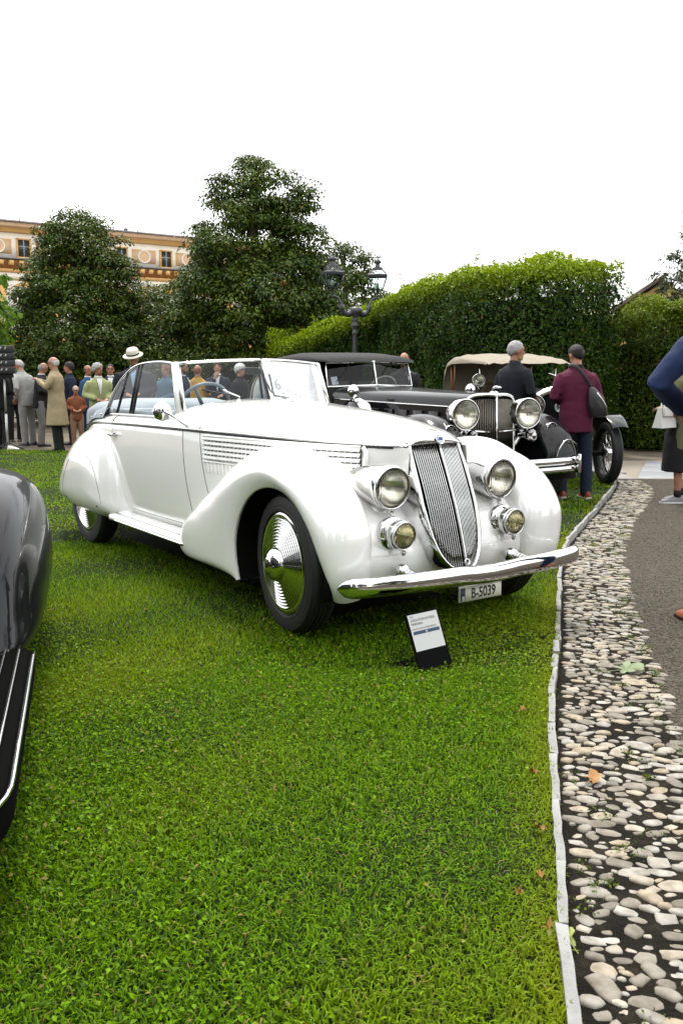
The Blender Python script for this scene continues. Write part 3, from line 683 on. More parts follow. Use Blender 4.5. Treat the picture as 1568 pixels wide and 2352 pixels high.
# ---------------------------------------------------------------- ground
def ground_mat(name, cols, scale, rough=0.9, bump=0.4, bscale=60, detail=8, speck=None):
    m = bpy.data.materials.new(name); m.use_nodes = True; t = m.node_tree; b = t.nodes['Principled BSDF']; b.inputs['Roughness'].default_value = rough; b.inputs['Specular IOR Level'].default_value = 0.1
    c = t.nodes.new('ShaderNodeTexCoord'); n = t.nodes.new('ShaderNodeTexNoise'); n.inputs['Scale'].default_value = scale; n.inputs['Detail'].default_value = detail; n.inputs['Roughness'].default_value = 0.65
    t.links.new(c.outputs['Object'], n.inputs['Vector']); r = t.nodes.new('ShaderNodeValToRGB'); e = r.color_ramp.elements
    e[0].position = 0.3; e[0].color = (*cols[0], 1); e[1].position = 0.7; e[1].color = (*cols[-1], 1)
    for k, q in enumerate(cols[1:-1]): z = e.new(0.3+0.4*(k+1)/(len(cols)-1)); z.color = (*q, 1)
    t.links.new(n.outputs['Fac'], r.inputs['Fac']); col = r.outputs['Color']
    if speck:
        v = t.nodes.new('ShaderNodeTexVoronoi'); v.inputs['Scale'].default_value = speck[0]; t.links.new(c.outputs['Object'], v.inputs['Vector'])
        sr = t.nodes.new('ShaderNodeValToRGB'); sr.color_ramp.elements[0].color = (*speck[1], 1); sr.color_ramp.elements[1].color = (*speck[2], 1); sr.color_ramp.elements[0].position = 0.15; sr.color_ramp.elements[1].position = 0.8
        sp = t.nodes.new('ShaderNodeSeparateColor'); t.links.new(v.outputs['Color'], sp.inputs[0]); t.links.new(sp.outputs[0], sr.inputs['Fac'])
        mx = t.nodes.new('ShaderNodeMix'); mx.data_type = 'RGBA'; mx.inputs['Factor'].default_value = speck[3]
        t.links.new(col, mx.inputs['A']); t.links.new(sr.outputs['Color'], mx.inputs['B']); col = mx.outputs['Result']
    t.links.new(col, b.inputs['Base Color'])
    n2 = t.nodes.new('ShaderNodeTexNoise'); n2.inputs['Scale'].default_value = bscale; n2.inputs['Detail'].default_value = 4; t.links.new(c.outputs['Object'], n2.inputs['Vector'])
    u = t.nodes.new('ShaderNodeBump'); u.inputs['Strength'].default_value = bump; u.inputs['Distance'].default_value = 0.02
    t.links.new(n2.outputs['Fac'], u.inputs['Height']); t.links.new(u.outputs[0], b.inputs['Normal'])
    return m
lin = lambda n, a=0.0, b=1.0: [a+(b-a)*i/n for i in range(n+1)]
# lawn edge as x(y) in plan, and the outer edge of the cobbled strip
EY = [-6, -2, 0.5, 1.81, 2.04, 2.30, 2.53, 2.83, 3.37, 3.85, 4.47, 5.33, 6.42, 7.42, 8.51, 9.98, 11.12, 12.03, 12.6]
EX = [0.30, 0.38, 0.45, 0.497, 0.542, 0.593, 0.637, 0.697, 0.808, 0.913, 1.08, 1.29, 1.549, 1.836, 2.263, 2.856, 3.298, 3.586, 3.66]
ex = spl(EY, EX)
cx_ = spl([-6, -2, 1.0, 2.6, 3.587, 3.863, 4.175, 4.584, 4.987, 5.42, 5.985, 6.536, 7.052, 7.779, 8.59, 9.584, 10.48, 11.98, 12.6],
          [0.9, 1.0, 1.10, 1.22, 1.336, 1.407, 1.482, 1.577, 1.666, 1.76, 1.899, 2.033, 2.162, 2.419, 2.718, 3.139, 3.531, 3.908, 3.95])
def lawn_x(y):
    return ex(y) if y <= 12.6 else spl([12.6, 13.1, 13.8, 14.8, 15.8, 16.4, 16.7], [3.66, 3.45, 2.6, 0.6, -2.5, -5.1, -6.4])(y)
struct(MB().add([(-400, -200, -0.055), (400, -200, -0.055), (400, 900, -0.055), (-400, 900, -0.055)], [(0, 1, 2, 3)]).build('ground', ground_mat('pale_gravel', [(0.075, 0.062, 0.045), (0.125, 0.105, 0.08), (0.17, 0.15, 0.12)], 1.3, bump=0.5, bscale=45)))
struct(MB().grid([[(-20+(lawn_x(y)+20)*u, y, 0.012*math.sin(3.1*y)*math.sin(2.3*u*20)) for u in lin(40)] for y in lin(70, -6, 16.7)]).build('lawn', ground_mat('turf_soil', [(0.004, 0.008, 0.001), (0.008, 0.016, 0.002), (0.016, 0.028, 0.004)], 2.2, bump=0.6, bscale=70)))
struct(MB().grid([[(cx_(y)+(9-cx_(y))*u, y, -0.030) for u in lin(6)] for y in lin(60, -6, 12.25)]).build('asphalt_path', ground_mat('worn_asphalt', [(0.026, 0.021, 0.016), (0.040, 0.034, 0.026), (0.058, 0.050, 0.040)], 1.1, bump=1.0, bscale=120, speck=(130, (0.012, 0.010, 0.008), (0.17, 0.145, 0.115), 0.60))))
struct(MB().grid([[(ex(y)+0.02+(cx_(y)+0.05-ex(y))*u, y, -0.031) for u in lin(4)] for y in lin(60, -6, 12.2)]).build('cobble_bed', ground_mat('cobble_soil', [(0.004, 0.0035, 0.0025), (0.009, 0.0075, 0.005), (0.026, 0.021, 0.013)], 9, bump=0.8, bscale=80)))
# paving slabs and a metal drain plate beyond the cobbles
M_slab = ground_mat('stone_slab', [(0.20, 0.195, 0.185), (0.245, 0.235, 0.215), (0.29, 0.275, 0.255)], 3, bump=0.2)
pv = struct(MB().add([(3.2, 12.25, -0.046), (9, 12.25, -0.046), (9, 15.0, -0.046), (3.9, 15.0, -0.046)], [(0, 1, 2, 3)]).build('pavement', mat('joint_sand', (0.22, 0.19, 0.15), 0.9)))
for k in range(3):
    for j in range(5):
        x = 3.55+0.78*j+0.10*k; y = 12.62+0.74*k
        if j == 1: continue
        MB().box((x, y, -0.035), (0.76, 0.72, 0.03), bev=0.006).build('slab', M_slab, pv)
for k in range(3): MB().box((4.36+0.30*k, 12.66+0.80*k, -0.033), (0.5, 0.79, 0.03), rot=Matrix.Rotation(R(-20), 3, 'Z'), bev=0.004).build('drain_plate', mat('grey_steel', (0.33, 0.34, 0.36), 0.4, 0.5), pv)
MB().box((5.1, 12.27, -0.032), (3.0, 0.10, 0.03), bev=0.005).build('slab', M_slab, pv)
# stone edging, stone by stone
M_edge = mat('edging_stone', (0.22, 0.218, 0.212), 0.85, var=0.22, vscale=9, bump=0.5, bscale=50)
ed = struct(bpy.data.objects.new('lawn_edging', None)); COL.objects.link(ed)
def edge_pt(y): return Vector((ex(y)-0.004, y, 0))
y = 0.4
while y < 12.5:
    L = rng.uniform(0.20, 0.42)*(1.0 if y < 6 else 1.3); y1 = y+L*0.93
    a, b = edge_pt(y), edge_pt(min(y1, 12.58)); d = (b-a); ang = math.atan2(d.y, d.x)+rng.uniform(-0.03, 0.03)
    bm = bmesh.new(); bmesh.ops.create_grid(bm, x_segments=5, y_segments=1, size=0.5)
    w = rng.uniform(0.022, 0.031); h0 = rng.uniform(0.016, 0.028)
    r_ = bmesh.ops.extrude_face_region(bm, geom=list(bm.faces))
    for v in bm.verts: v.co = Vector((v.co.x*d.length*1.05, v.co.y*w, -0.10))
    for v in [q for q in r_['geom'] if isinstance(q, bmesh.types.BMVert)]: v.co = Vector((v.co.x, v.co.y+rng.uniform(-0.003, 0.003), h0+rng.uniform(-0.004, 0.004)))
    bmesh.ops.recalc_face_normals(bm, faces=bm.faces)
    me = bpy.data.meshes.new('edging_stone'); bm.to_mesh(me); bm.free(); me.materials.append(M_edge)
    o = bpy.data.objects.new('edging_stone', me); COL.objects.link(o); o.parent = ed; m_ = (a+b)/2
    o.location = (m_.x+rng.uniform(-0.006, 0.006), m_.y, 0); o.rotation_euler = (0, 0, ang)
    y += L
# cobbles: the 300 that show largest are pieces of their own, the rest one mass
M_cob = bpy.data.materials.new('cobble_stone'); M_cob.use_nodes = True
def _cob():
    t = M_cob.node_tree; b = t.nodes['Principled BSDF']; b.inputs['Roughness'].default_value = 0.75
    oi = t.nodes.new('ShaderNodeObjectInfo'); g = t.nodes.new('ShaderNodeNewGeometry'); ad = t.nodes.new('ShaderNodeMath'); ad.operation = 'ADD'
    fr = t.nodes.new('ShaderNodeMath'); fr.operation = 'FRACT'
    t.links.new(oi.outputs['Random'], ad.inputs[0]); t.links.new(g.outputs['Random Per Island'], ad.inputs[1]); t.links.new(ad.outputs[0], fr.inputs[0])
    r = t.nodes.new('ShaderNodeValToRGB'); e = r.color_ramp.elements
    e[0].color = (0.13, 0.115, 0.092, 1); e[1].color = (0.36, 0.335, 0.285, 1)
    for p_, c_ in ((0.3, (0.21, 0.19, 0.155)), (0.55, (0.30, 0.29, 0.265)), (0.75, (0.27, 0.22, 0.15))): z = e.new(p_); z.color = (*c_, 1)
    t.links.new(fr.outputs[0], r.inputs['Fac'])
    c = t.nodes.new('ShaderNodeTexCoord'); n = t.nodes.new('ShaderNodeTexNoise'); n.inputs['Scale'].default_value = 30; n.inputs['Detail'].default_value = 6
    t.links.new(g.outputs['Position'], n.inputs['Vector'])
    mx = t.nodes.new('ShaderNodeMix'); mx.data_type = 'RGBA'; mx.blend_type = 'MULTIPLY'; mx.inputs['Factor'].default_value = 0.8
    rr = t.nodes.new('ShaderNodeValToRGB'); rr.color_ramp.elements[0].position = 0.3; rr.color_ramp.elements[1].position = 0.62; rr.color_ramp.elements[0].color = (0.45, 0.40, 0.32, 1)
    t.links.new(n.outputs['Fac'], rr.inputs['Fac']); t.links.new(r.outputs['Color'], mx.inputs['A']); t.links.new(rr.outputs['Color'], mx.inputs['B']); t.links.new(mx.outputs['Result'], b.inputs['Base Color'])
    u = t.nodes.new('ShaderNodeBump'); u.inputs['Strength'].default_value = 0.4; u.inputs['Distance'].default_value = 0.006
    t.links.new(n.outputs['Fac'], u.inputs['Height']); t.links.new(u.outputs[0], b.inputs['Normal'])
_cob()
def cob_shape(seed):
    g = random.Random(seed); n = 9; ph = [g.uniform(0.76, 1.16) for _ in range(n)]; q = g.uniform(0.7, 1.0); V = []; F = []
    for (rr, z) in ((1.0, -1.0), (1.0, 0.30), (0.88, 0.78), (0.58, 0.96)):
        for k in range(n):
            a = 2*math.pi*k/n+0.2; c, s_ = math.cos(a), math.sin(a)
            V.append((math.copysign(abs(c)**q, c)*rr*ph[k], math.copysign(abs(s_)**q, s_)*rr*ph[k], z*g.uniform(0.92, 1.05)))
    V.append((g.uniform(-.1, .1), g.uniform(-.1, .1), 1.0))
    for i in range(3):
        for k in range(n): F.append((i*n+k, i*n+(k+1) % n, (i+1)*n+(k+1) % n, (i+1)*n+k))
    for k in range(n): F.append((3*n+k, 3*n+(k+1) % n, 4*n))
    return V, F
shapes = [cob_shape(k) for k in range(14)]; cmesh = []
for V, F in shapes:
    me = bpy.data.meshes.new('cobble'); me.from_pydata(V, [], F); me.materials.append(M_cob); me.shade_smooth(); cmesh.append(me)
stones = []; cell = {}
g_ = random.Random(11)
def fits(x, y, r):
    i, j = int(x/0.07), int(y/0.07)
    for a in range(i-2, i+3):
        for b in range(j-2, j+3):
            for (X, Y, rr) in cell.get((a, b), ()):
                if ((x-X)/1.25)**2+((y-Y)*1.25)**2 < ((r+rr)*0.88)**2: return False
    return True
for big, tries in ((1.05, 42000), (0.72, 36000), (0.42, 14000)):
    for _ in range(tries):
        y = g_.uniform(0.9, 12.15); x = g_.uniform(ex(y)+0.05, cx_(y)+0.01)
        rim = (cx_(y)-x) < 0.16
        r = 0.0262*big*g_.uniform(0.72, 1.45)*(1.25 if rim else 1.0)
        if x-r*1.2 < ex(y)+0.018: continue
        if fits(x, y, r):
            cell.setdefault((int(x/0.07), int(y/0.07)), []).append((x, y, r))
            asp = g_.uniform(1.15, 1.9) if not rim else g_.uniform(1.5, 2.3)
            stones.append((x, y, r*asp**0.5*1.05, r*0.98/asp**0.5, g_.uniform(0.008, 0.014)*(0.7+0.3*big), g_.gauss(-0.22, 0.38), g_.randrange(14)))
fx_ = lambda q: (q[2]*q[3])/(q[1]**2+1.9) if abs(q[0])/q[1] < 0.40 else 0
stones.sort(key=lambda q: -fx_(q))
cb = struct(bpy.data.objects.new('cobblestone_strip', None)); COL.objects.link(cb)
for (x, y, a, b, h, an, k) in stones[:300]:
    o = bpy.data.objects.new('cobble', cmesh[k]); COL.objects.link(o); o.parent = cb
    o.location = (x, y, -0.036+g_.uniform(-0.006, 0.003)); o.scale = (a, b, h); o.rotation_euler = (g_.uniform(-.10, .10), g_.uniform(-.10, .10), an)
bv, bf = [], []
for (x, y, a, b, h, an, k) in stones[300:]:
    V, F = shapes[k]; c, s_ = math.cos(an), math.sin(an); o_ = len(bv)
    dz = -0.036+g_.uniform(-0.006, 0.003)
    bv += [(x+c*p[0]*a-s_*p[1]*b, y+s_*p[0]*a+c*p[1]*b, dz+p[2]*h) for p in V]; bf += [tuple(i+o_ for i in f) for f in F]
me = bpy.data.meshes.new('small_cobbles'); me.from_pydata(bv, [], bf); me.materials.append(M_cob); me.shade_smooth()
o = bpy.data.objects.new('small_cobbles', me); COL.objects.link(o); o.parent = cb; o['kind'] = 'stuff'

# ---------------------------------------------------------------- grass
def grass():
    g = np.random.default_rng(3)
    yv = np.linspace(-6, 16.7, 400); lx = np.array([lawn_x(a) for a in yv])
    def scatter(n, d0, d1, p=1.0):
        d = d0+(d1-d0)*g.random(n)**p
        hw = 0.40*d+0.55
        x = (g.random(n)*2-1)*hw
        ok = x < np.interp(d, yv, lx)-0.010+0.016*g.random(n)
        # the turf under the white car is in shade and hidden
        c, s = math.cos(R(-55.4)), math.sin(R(-55.4)); X = c*(x-0.42)+s*(d-5.23); Y = -s*(x-0.42)+c*(d-5.23)
        ok &= ~((X > -3.6) & (X < -0.2) & (np.abs(Y) < 0.45))
        return x[ok], d[ok]
    def blades(x, y, h, w, seg):
        n = len(x); a = g.random(n)*2*np.pi; lean = g.uniform(0.45, 1.5, n); fd = np.stack([np.cos(a), np.sin(a), np.zeros(n)], 1)
        sd = np.stack([-np.sin(a), np.cos(a), np.zeros(n)], 1); H = h*g.uniform(0.5, 1.25, n); W = w*g.uniform(0.7, 1.3, n)
        P = np.stack([x, y, np.full(n, -0.004)], 1); up = np.array([0, 0, 1.0])
        tip = P+up*(H*np.cos(lean*0.9))[:, None]+fd*(H*np.sin(lean*0.9))[:, None]
        if seg == 1:
            V = np.stack([P-sd*W[:, None]/2, P+sd*W[:, None]/2, tip], 1).reshape(-1, 3); return V, np.arange(n*3).reshape(-1, 3)
        mid = P+up*(H*0.6*np.cos(lean*0.4))[:, None]+fd*(H*0.6*np.sin(lean*0.4))[:, None]
        V = np.stack([P-sd*W[:, None]/2, P+sd*W[:, None]/2, mid+sd*W[:, None]*0.45, mid-sd*W[:, None]*0.45, tip], 1).reshape(-1, 3); i = np.arange(n)*5
        F = np.stack([np.stack([i, i+1, i+2], 1), np.stack([i, i+2, i+3], 1), np.stack([i+3, i+2, i+4], 1)], 1).reshape(-1, 3)
        return V, F
    out = []
    for (n, d0, d1, h, w, seg) in ((190000, 1.2, 4.2, 0.033, 0.0046, 2), (250000, 3.4, 7.5, 0.034, 0.0075, 1), (160000, 6.5, 17, 0.036, 0.015, 1)):
        x, y = scatter(n, d0, d1, 0.75); V, F = blades(x, y, h, w, seg); out.append((V, F))
    # broad-leaved clover in patches, mostly on the near half
    x, y = scatter(120000, 1.2, 7.0, 0.8)
    f = np.sin(x*2.1+1.3*y)+np.sin(1.7*y-0.6*x+1.0)+0.5*np.sin(5*x+2*y)
    keep = g.random(len(x)) < np.clip(0.32+0.35*f, 0.04, 0.9); x, y = x[keep], y[keep]; n = len(x)
    P = np.stack([x, y, g.uniform(0.006, 0.028, n)], 1); V, F = leaves(P, np.tile([0, 0, 1.0], (n, 1)), 0.019, 0.0125, 0.0, 0.55, 5); out.append((V, F))
    o_ = 0; VV = []; FF = []
    for V, F in out: VV.append(V); FF.append(F+o_); o_ += len(V)
    V = np.concatenate(VV); F = np.concatenate(FF)
    # dry, yellowish turf along the edging and in worn patches
    e = np.interp(V[:, 1], yv, lx)-V[:, 0]
    pt = np.sin(V[:, 0]*1.9+0.7)*np.sin(V[:, 1]*1.3+1.1*V[:, 0])+0.6*np.sin(V[:, 0]*4.3-V[:, 1]*3.1)
    tone = np.clip(0.60-e*3.4, 0, 0.6)+np.clip(0.24*pt, 0, 0.4)
    m = leaf_mat('grass_blades', (0.012, 0.040, 0.001), (0.155, 0.300, 0.003), (0.25, 0.20, 0.06), 0.36, 0.45, tone=(0.22, 0.26, 0.010), spec=0.08)
    np_mesh('grass', V, F, m, kind='stuff', attr=np.clip(tone, 0, 0.85))
grass()

def weeds():
    # moss and tiny weeds rooted in the joints of the cobbles
    g = np.random.default_rng(17); P = []
    for _ in range(150):
        y = float(1.6+10.4*g.random()**1.3); e0, e1 = ex(y)+0.03, cx_(y)
        x = e1-0.04*abs(g.normal()) if g.random() < 0.5 else e0+(e1-e0)*g.random()
        k = int(g.integers(8, 34)); r = 0.010+0.022*g.random()
        P.append(np.stack([x+g.normal(0, r, k), y+g.normal(0, r, k), -0.028+0.016*g.random(k)], 1))
    P = np.concatenate(P); V, F = leaves(P, np.tile([0, 0, 1.0], (len(P), 1)), 0.014, 0.007, 0.0, 0.7, 19)
    np_mesh('weeds', V, F, leaf_mat('weed_leaf', (0.02, 0.05, 0.004), (0.12, 0.17, 0.02), (0.22, 0.12, 0.03), 0.3, 0.5, spec=0.1), kind='stuff')
weeds()

# ---------------------------------------------------------------- trees, hedges, houses, street lamp
M_bark = mat('bark', (0.075, 0.06, 0.045), 0.9, var=0.35, vscale=8, bump=0.8, bscale=25)
def tree(name, label, loc, height, prof, nclus, per, leafL, leafW, lm, seed, group=None, trunk_r=0.22, cl_r=0.45, base=0.3, bias=0.32, shift=(0, 0), droop=0.5):
    """prof: [(height fraction, radius)]"""
    T = thing(name, label, 'tree', loc, 0, group); g = np.random.default_rng(seed)
    pr = spl([a for a, b in prof], [b for a, b in prof])
    tk = MB(); tp = []
    for k in range(9):
        t = k/8; tp.append((shift[0]*t+0.12*math.sin(3*t+seed), shift[1]*t+0.10*math.cos(2.3*t+seed), height*0.93*t))
    tk.tube(tp, [trunk_r*(1-0.9*k/8)+0.015 for k in range(9)], 10); tk.build('trunk', M_bark, T)
    fr = np.array([pr(a) for a in np.linspace(0, 1, 60)]); cdf = np.cumsum(fr**1.3); cdf /= cdf[-1]
    t = np.interp(g.random(nclus), cdf, np.linspace(0, 1, 60)); t = base/height+(1-base/height)*t
    ph = g.random(nclus)*2*np.pi; rad = np.array([pr(a) for a in t])
    lump = 1+0.13*np.sin(3*ph+seed+9*t)+0.10*np.sin(5*ph-14*t+seed)
    rr = rad*lump*g.random(nclus)**bias
    C = np.stack([rr*np.cos(ph)+shift[0]*t, rr*np.sin(ph)+shift[1]*t, t*height], 1)
    for k in range(0, nclus, max(1, nclus//45)):
        c = C[k]; h0 = max(0.3, c[2]-0.35*math.hypot(c[0], c[1])-0.2); u = h0/(height*0.93)*8; i = min(7, int(u)); f = u-i
        a = [tp[i][q]*(1-f)+tp[min(8, i+1)][q]*f for q in range(3)]
        m_ = [(a[0]+c[0])/2, (a[1]+c[1])/2, (a[2]+c[2])/2+0.15]
        MB().tube(crom([a, m_, tuple(c)], 3), [0.05*(1-j/6)+0.008 for j in range(7)], 5).build('limb', M_bark, T)
    sz = cl_r*g.uniform(0.6, 1.25, nclus); ax = rad*0+1
    P = np.repeat(C, per, 0); n = len(P); d = g.normal(0, 1, (n, 3)); d /= np.linalg.norm(d, axis=1, keepdims=True)
    R_ = np.repeat(sz, per)*g.random(n)**0.35
    d[:, 2] = np.where(g.random(n) < 0.8, np.abs(d[:, 2]), d[:, 2])
    P = P+d*R_[:, None]*np.array([1, 1, 0.60])
    out = d+np.array([0, 0, 0.55]); V, F = leaves(P, out, leafL, leafW, droop, 0.45, seed+1)
    ct = np.clip(g.normal(0.08, 0.30, nclus), 0, 0.8)*np.clip(0.4+0.8*(C[:, 2]/height), 0, 1)
    np_mesh('crown', V, F, lm, T, kind='stuff', attr=np.repeat(ct, per*4))
    return T
LM_mag = leaf_mat('magnolia_leaf', (0.004, 0.014, 0.001), (0.055, 0.100, 0.006), (0.12, 0.085, 0.012), 0.16, 0.42, tone=(0.10, 0.15, 0.010), spec=0.2)
LM_plane = leaf_mat('plane_leaf', (0.03, 0.08, 0.005), (0.10, 0.20, 0.014), None, 0.45, 0.45)
LM_con = leaf_mat('conifer_spray', (0.02, 0.035, 0.012), (0.05, 0.08, 0.03), None, 0.15, 0.6)
# two evergreen magnolias
tree('magnolia_tree', 'tall broad dark evergreen magnolia with a wavy pointed top behind the windscreen', (-2.15, 25.0, -0.05), 6.95,
     [(0, 2.0), (0.08, 2.55), (0.25, 2.70), (0.45, 2.30), (0.60, 1.90), (0.75, 1.52), (0.86, 1.18), (0.94, 0.66), (1.0, 0.12)], 930, 130, 0.112, 0.054, LM_mag, 21, 'evergreen magnolias', 0.28, 0.46)
tree('magnolia_tree', 'smaller rounded dark evergreen magnolia in front of the yellow palazzo', (-7.15, 26.0, -0.05), 5.75,
     [(0, 1.9), (0.10, 2.35), (0.3, 2.40), (0.5, 2.0), (0.66, 1.45), (0.80, 1.12), (0.90, 0.85), (0.96, 0.45), (1.0, 0.12)], 780, 130, 0.112, 0.054, LM_mag, 33, 'evergreen magnolias', 0.24, 0.46)
tree('magnolia_tree', 'low dark magnolia filling the gap beside the lamp post', (0.15, 28.5, -0.05), 5.2,
     [(0, 1.2), (0.2, 1.5), (0.5, 1.45), (0.75, 1.1), (0.9, 0.7), (1.0, 0.15)], 270, 110, 0.112, 0.052, LM_mag, 45, 'evergreen magnolias', 0.18, 0.42)
tree('magnolia_tree', 'low dark magnolia closing the space between the two tall ones', (-5.0, 28.5, -0.05), 4.3,
     [(0, 1.3), (0.2, 1.7), (0.5, 1.6), (0.8, 1.0), (1.0, 0.15)], 250, 110, 0.112, 0.052, LM_mag, 57, 'evergreen magnolias', 0.18, 0.42)
tree('plane_tree', 'light green leafy tree rising over the black loudspeakers', (-8.35, 20.2, -0.05), 4.35,
     [(0, 0.5), (0.3, 1.0), (0.55, 1.15), (0.8, 0.9), (1.0, 0.2)], 150, 34, 0.17, 0.14, LM_plane, 61, None, 0.12, 0.40, 1.0)
tree('conifer_tree', 'dark feathery conifer showing past the far hedge', (10.9, 27.5, -0.05), 7.4,
     [(0, 2.0), (0.3, 1.9), (0.6, 1.4), (0.85, 0.8), (1.0, 0.1)], 330, 60, 0.22, 0.05, LM_con, 71, None, 0.2, 0.42)
# trees behind the photographer: they show in the chrome and in the black paint
for k, (x, y, h) in enumerate(((-9.5, -11.0, 10.5), (-2.6, -14.0, 11.5), (4.6, -13.0, 10.0), (11.5, -9.5, 10.5), (-13.5, -3.6, 9.5), (-13.0, 4.0, 8.5))):
    tree('magnolia_tree', ['evergreen magnolia mirrored tallest in the chrome bumper', 'broad evergreen magnolia mirrored in the white car lamps', 'evergreen magnolia mirrored over the cobbled strip', 'evergreen magnolia mirrored beside the asphalt path', 'evergreen magnolia mirrored in the black fender', 'evergreen magnolia shading the near lawn beside the black fender'][k], (x, y, -0.05), h,
         [(0, 2.3), (0.2, 3.1), (0.5, 2.8), (0.75, 1.9), (0.92, 0.9), (1.0, 0.2)], 260, 30, 0.42, 0.22, LM_mag, 80+k, 'trees across the garden', 0.3, 0.7)

def hedge(name, label, path, height, thick, lm, nleaf, seed, L=0.10, W=0.042, young=True, rough=0.14, sprigs=60, round_end=True, hfun=None):
    H = thing(name, label, 'hedge', (0, 0, 0)); g = np.random.default_rng(seed)
    P = crom([(a, b, 0) for a, b in path], 8); P = [np.array((p.x, p.y)) for p in P]
    S = [0.0]
    for a, b in zip(P, P[1:]): S.append(S[-1]+np.linalg.norm(b-a))
    S = np.array(S); PX = np.array([p[0] for p in P]); PY = np.array([p[1] for p in P]); tot = S[-1]
    def at(s):
        x = np.interp(s, S, PX); y = np.interp(s, S, PY); e = 0.05
        dx = np.interp(np.minimum(s+e, tot), S, PX)-np.interp(np.maximum(s-e, 0), S, PX); dy = np.interp(np.minimum(s+e, tot), S, PY)-np.interp(np.maximum(s-e, 0), S, PY)
        l = np.hypot(dx, dy)+1e-9; return x, y, dx/l, dy/l
    hf = hfun or (lambda s: 0*s+height)
    # dark solid core, added inside to block light between the leaves
    rows = []
    for s in np.linspace(0.55, tot-0.55, 40):
        x, y, dx, dy = at(s); n = np.array((dy, -dx)); h = float(hf(s))-0.62; t = max(0.12, thick/2-0.50)
        rows.append([(x+n[0]*q, y+n[1]*q, z) for q, z in ((-t, -0.05), (-t, h*0.85), (-t*0.7, h), (t*0.7, h), (t, h*0.85), (t, -0.05))])
    c = MB().grid(rows); c.f.append(tuple(range(6))); c.f.append(tuple(len(c.v)-6+k for k in range(6)))
    c.build('twig_core', mat('twigs', (0.006, 0.010, 0.003), 0.95, var=0.6, vscale=15, spec=0.05), H)
    # leaf shell: front, top, back and both ends
    n = nleaf; s = g.random(n)*tot; u = g.random(n); hh = hf(s); t = thick/2
    per = hh*2+thick; a = g.random(n)*(hh*1.25+thick)   # mostly the seen side and the top
    q = -np.where(a < hh, t, np.where(a < hh+thick, t-(a-hh), -t)); z = np.where(a < hh, a, np.where(a < hh+thick, hh, hh-(a-hh-thick)))
    nx = np.where(a < hh, -1.0, np.where(a < hh+thick, 0.0, 1.0)); nz = np.where((a >= hh) & (a < hh+thick), 1.0, 0.15)
    # rounded shoulders
    sh = 0.35; over = np.clip((z-(hh-sh))/sh, 0, 1)*np.clip((np.abs(q)-(t-sh))/sh, 0, 1); q = q*(1-0.13*over); z = z-0.13*over
    endc = np.minimum(s, tot-s); ec = np.clip(1-endc/0.5, 0, 1)**2
    x, y, dx, dy = at(s)
    lump = rough*(np.sin(s*2.3+z*1.7)+np.sin(s*4.9-z*3.1+1)+0.7*np.sin(z*5.3+s*1.1)+0.8*np.sin(11*s+7*z)*0.6)*0.6
    lump = np.maximum(lump, -0.12)
    dep = g.random(n)**1.8*0.36
    off = np.where(nx != 0, np.sign(q)*(np.abs(q)+lump-dep), q); z = np.where(nx == 0, z+lump*0.5-dep*0.8, z)
    off = off*(1-0.25*ec)
    Pn = np.stack([x+dy*off, y-dx*off, np.maximum(z, 0.03)], 1)
    Nn = np.stack([dy*nx, -dx*nx, nz], 1)
    m2 = n//8; zz = g.random(m2)*height; qq = (g.random(m2)*2-1)*t; se = np.where(g.random(m2) < 0.5, 0, tot); xe, ye, dxe, dye = at(se); sg = np.where(se > 0, 1.0, -1.0)*(0.12-g.random(m2)**2*0.3)
    Pe = np.stack([xe+dye*qq+dxe*sg, ye-dxe*qq+dye*sg, zz], 1); Ne = np.stack([dxe*np.sign(sg), dye*np.sign(sg), 0*zz+0.2], 1)
    Pn = np.concatenate([Pn, Pe]); Nn = np.concatenate([Nn, Ne])
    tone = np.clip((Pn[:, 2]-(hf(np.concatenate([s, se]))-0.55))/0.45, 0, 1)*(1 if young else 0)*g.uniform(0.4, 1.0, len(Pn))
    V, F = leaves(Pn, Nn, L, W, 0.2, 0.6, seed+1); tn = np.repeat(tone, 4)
    # loose shoots above the clipped top
    SP = []; SN = []
    for k in range(sprigs):
        s0 = g.random()*tot; xx, yy, ddx, ddy = at(np.array(s0)); o_ = (g.random()*2-1)*t*0.8; hh_ = g.uniform(0.10, 0.42); ln = g.normal(0, 0.12, 2)
        for j in range(int(8+hh_*40)):
            f = g.random(); SP.append((float(xx+ddy*o_)+ln[0]*f, float(yy-ddx*o_)+ln[1]*f, float(hf(np.array(s0)))-0.05+hh_*f)); SN.append((g.normal(), g.normal(), 0.6))
    if SP:
        V2, F2 = leaves(np.array(SP), np.array(SN), L*0.85, W*0.9, -0.6, 0.5, seed+2); F = np.concatenate([F, F2+len(V)]); V = np.concatenate([V, V2]); tn = np.concatenate([tn, np.full(len(V2), 0.55)])
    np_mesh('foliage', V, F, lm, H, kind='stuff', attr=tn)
    return H
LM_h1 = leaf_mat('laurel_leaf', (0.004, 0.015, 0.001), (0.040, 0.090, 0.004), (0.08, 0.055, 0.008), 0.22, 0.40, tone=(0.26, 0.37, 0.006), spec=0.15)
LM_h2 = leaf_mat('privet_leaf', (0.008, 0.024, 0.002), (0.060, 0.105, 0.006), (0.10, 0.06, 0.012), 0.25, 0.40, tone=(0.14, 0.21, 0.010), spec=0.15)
hedge('clipped_hedge', 'tall clipped dark green hedge with bright top behind the parked cars', [(4.30, 16.85), (3.6, 16.5), (2.85, 16.7), (2.1, 18.6), (1.5, 21.5), (0.2, 26.5), (-1.6, 31.5)], 3.25, 1.7, LM_h1, 170000, 101, L=0.078, W=0.036, rough=0.17, hfun=lambda s: 3.20-0.045*np.clip(s-2, 0, 99)+0.03*np.sin(s*1.3)+0.16*np.clip(1-s/1.4, 0, 1))
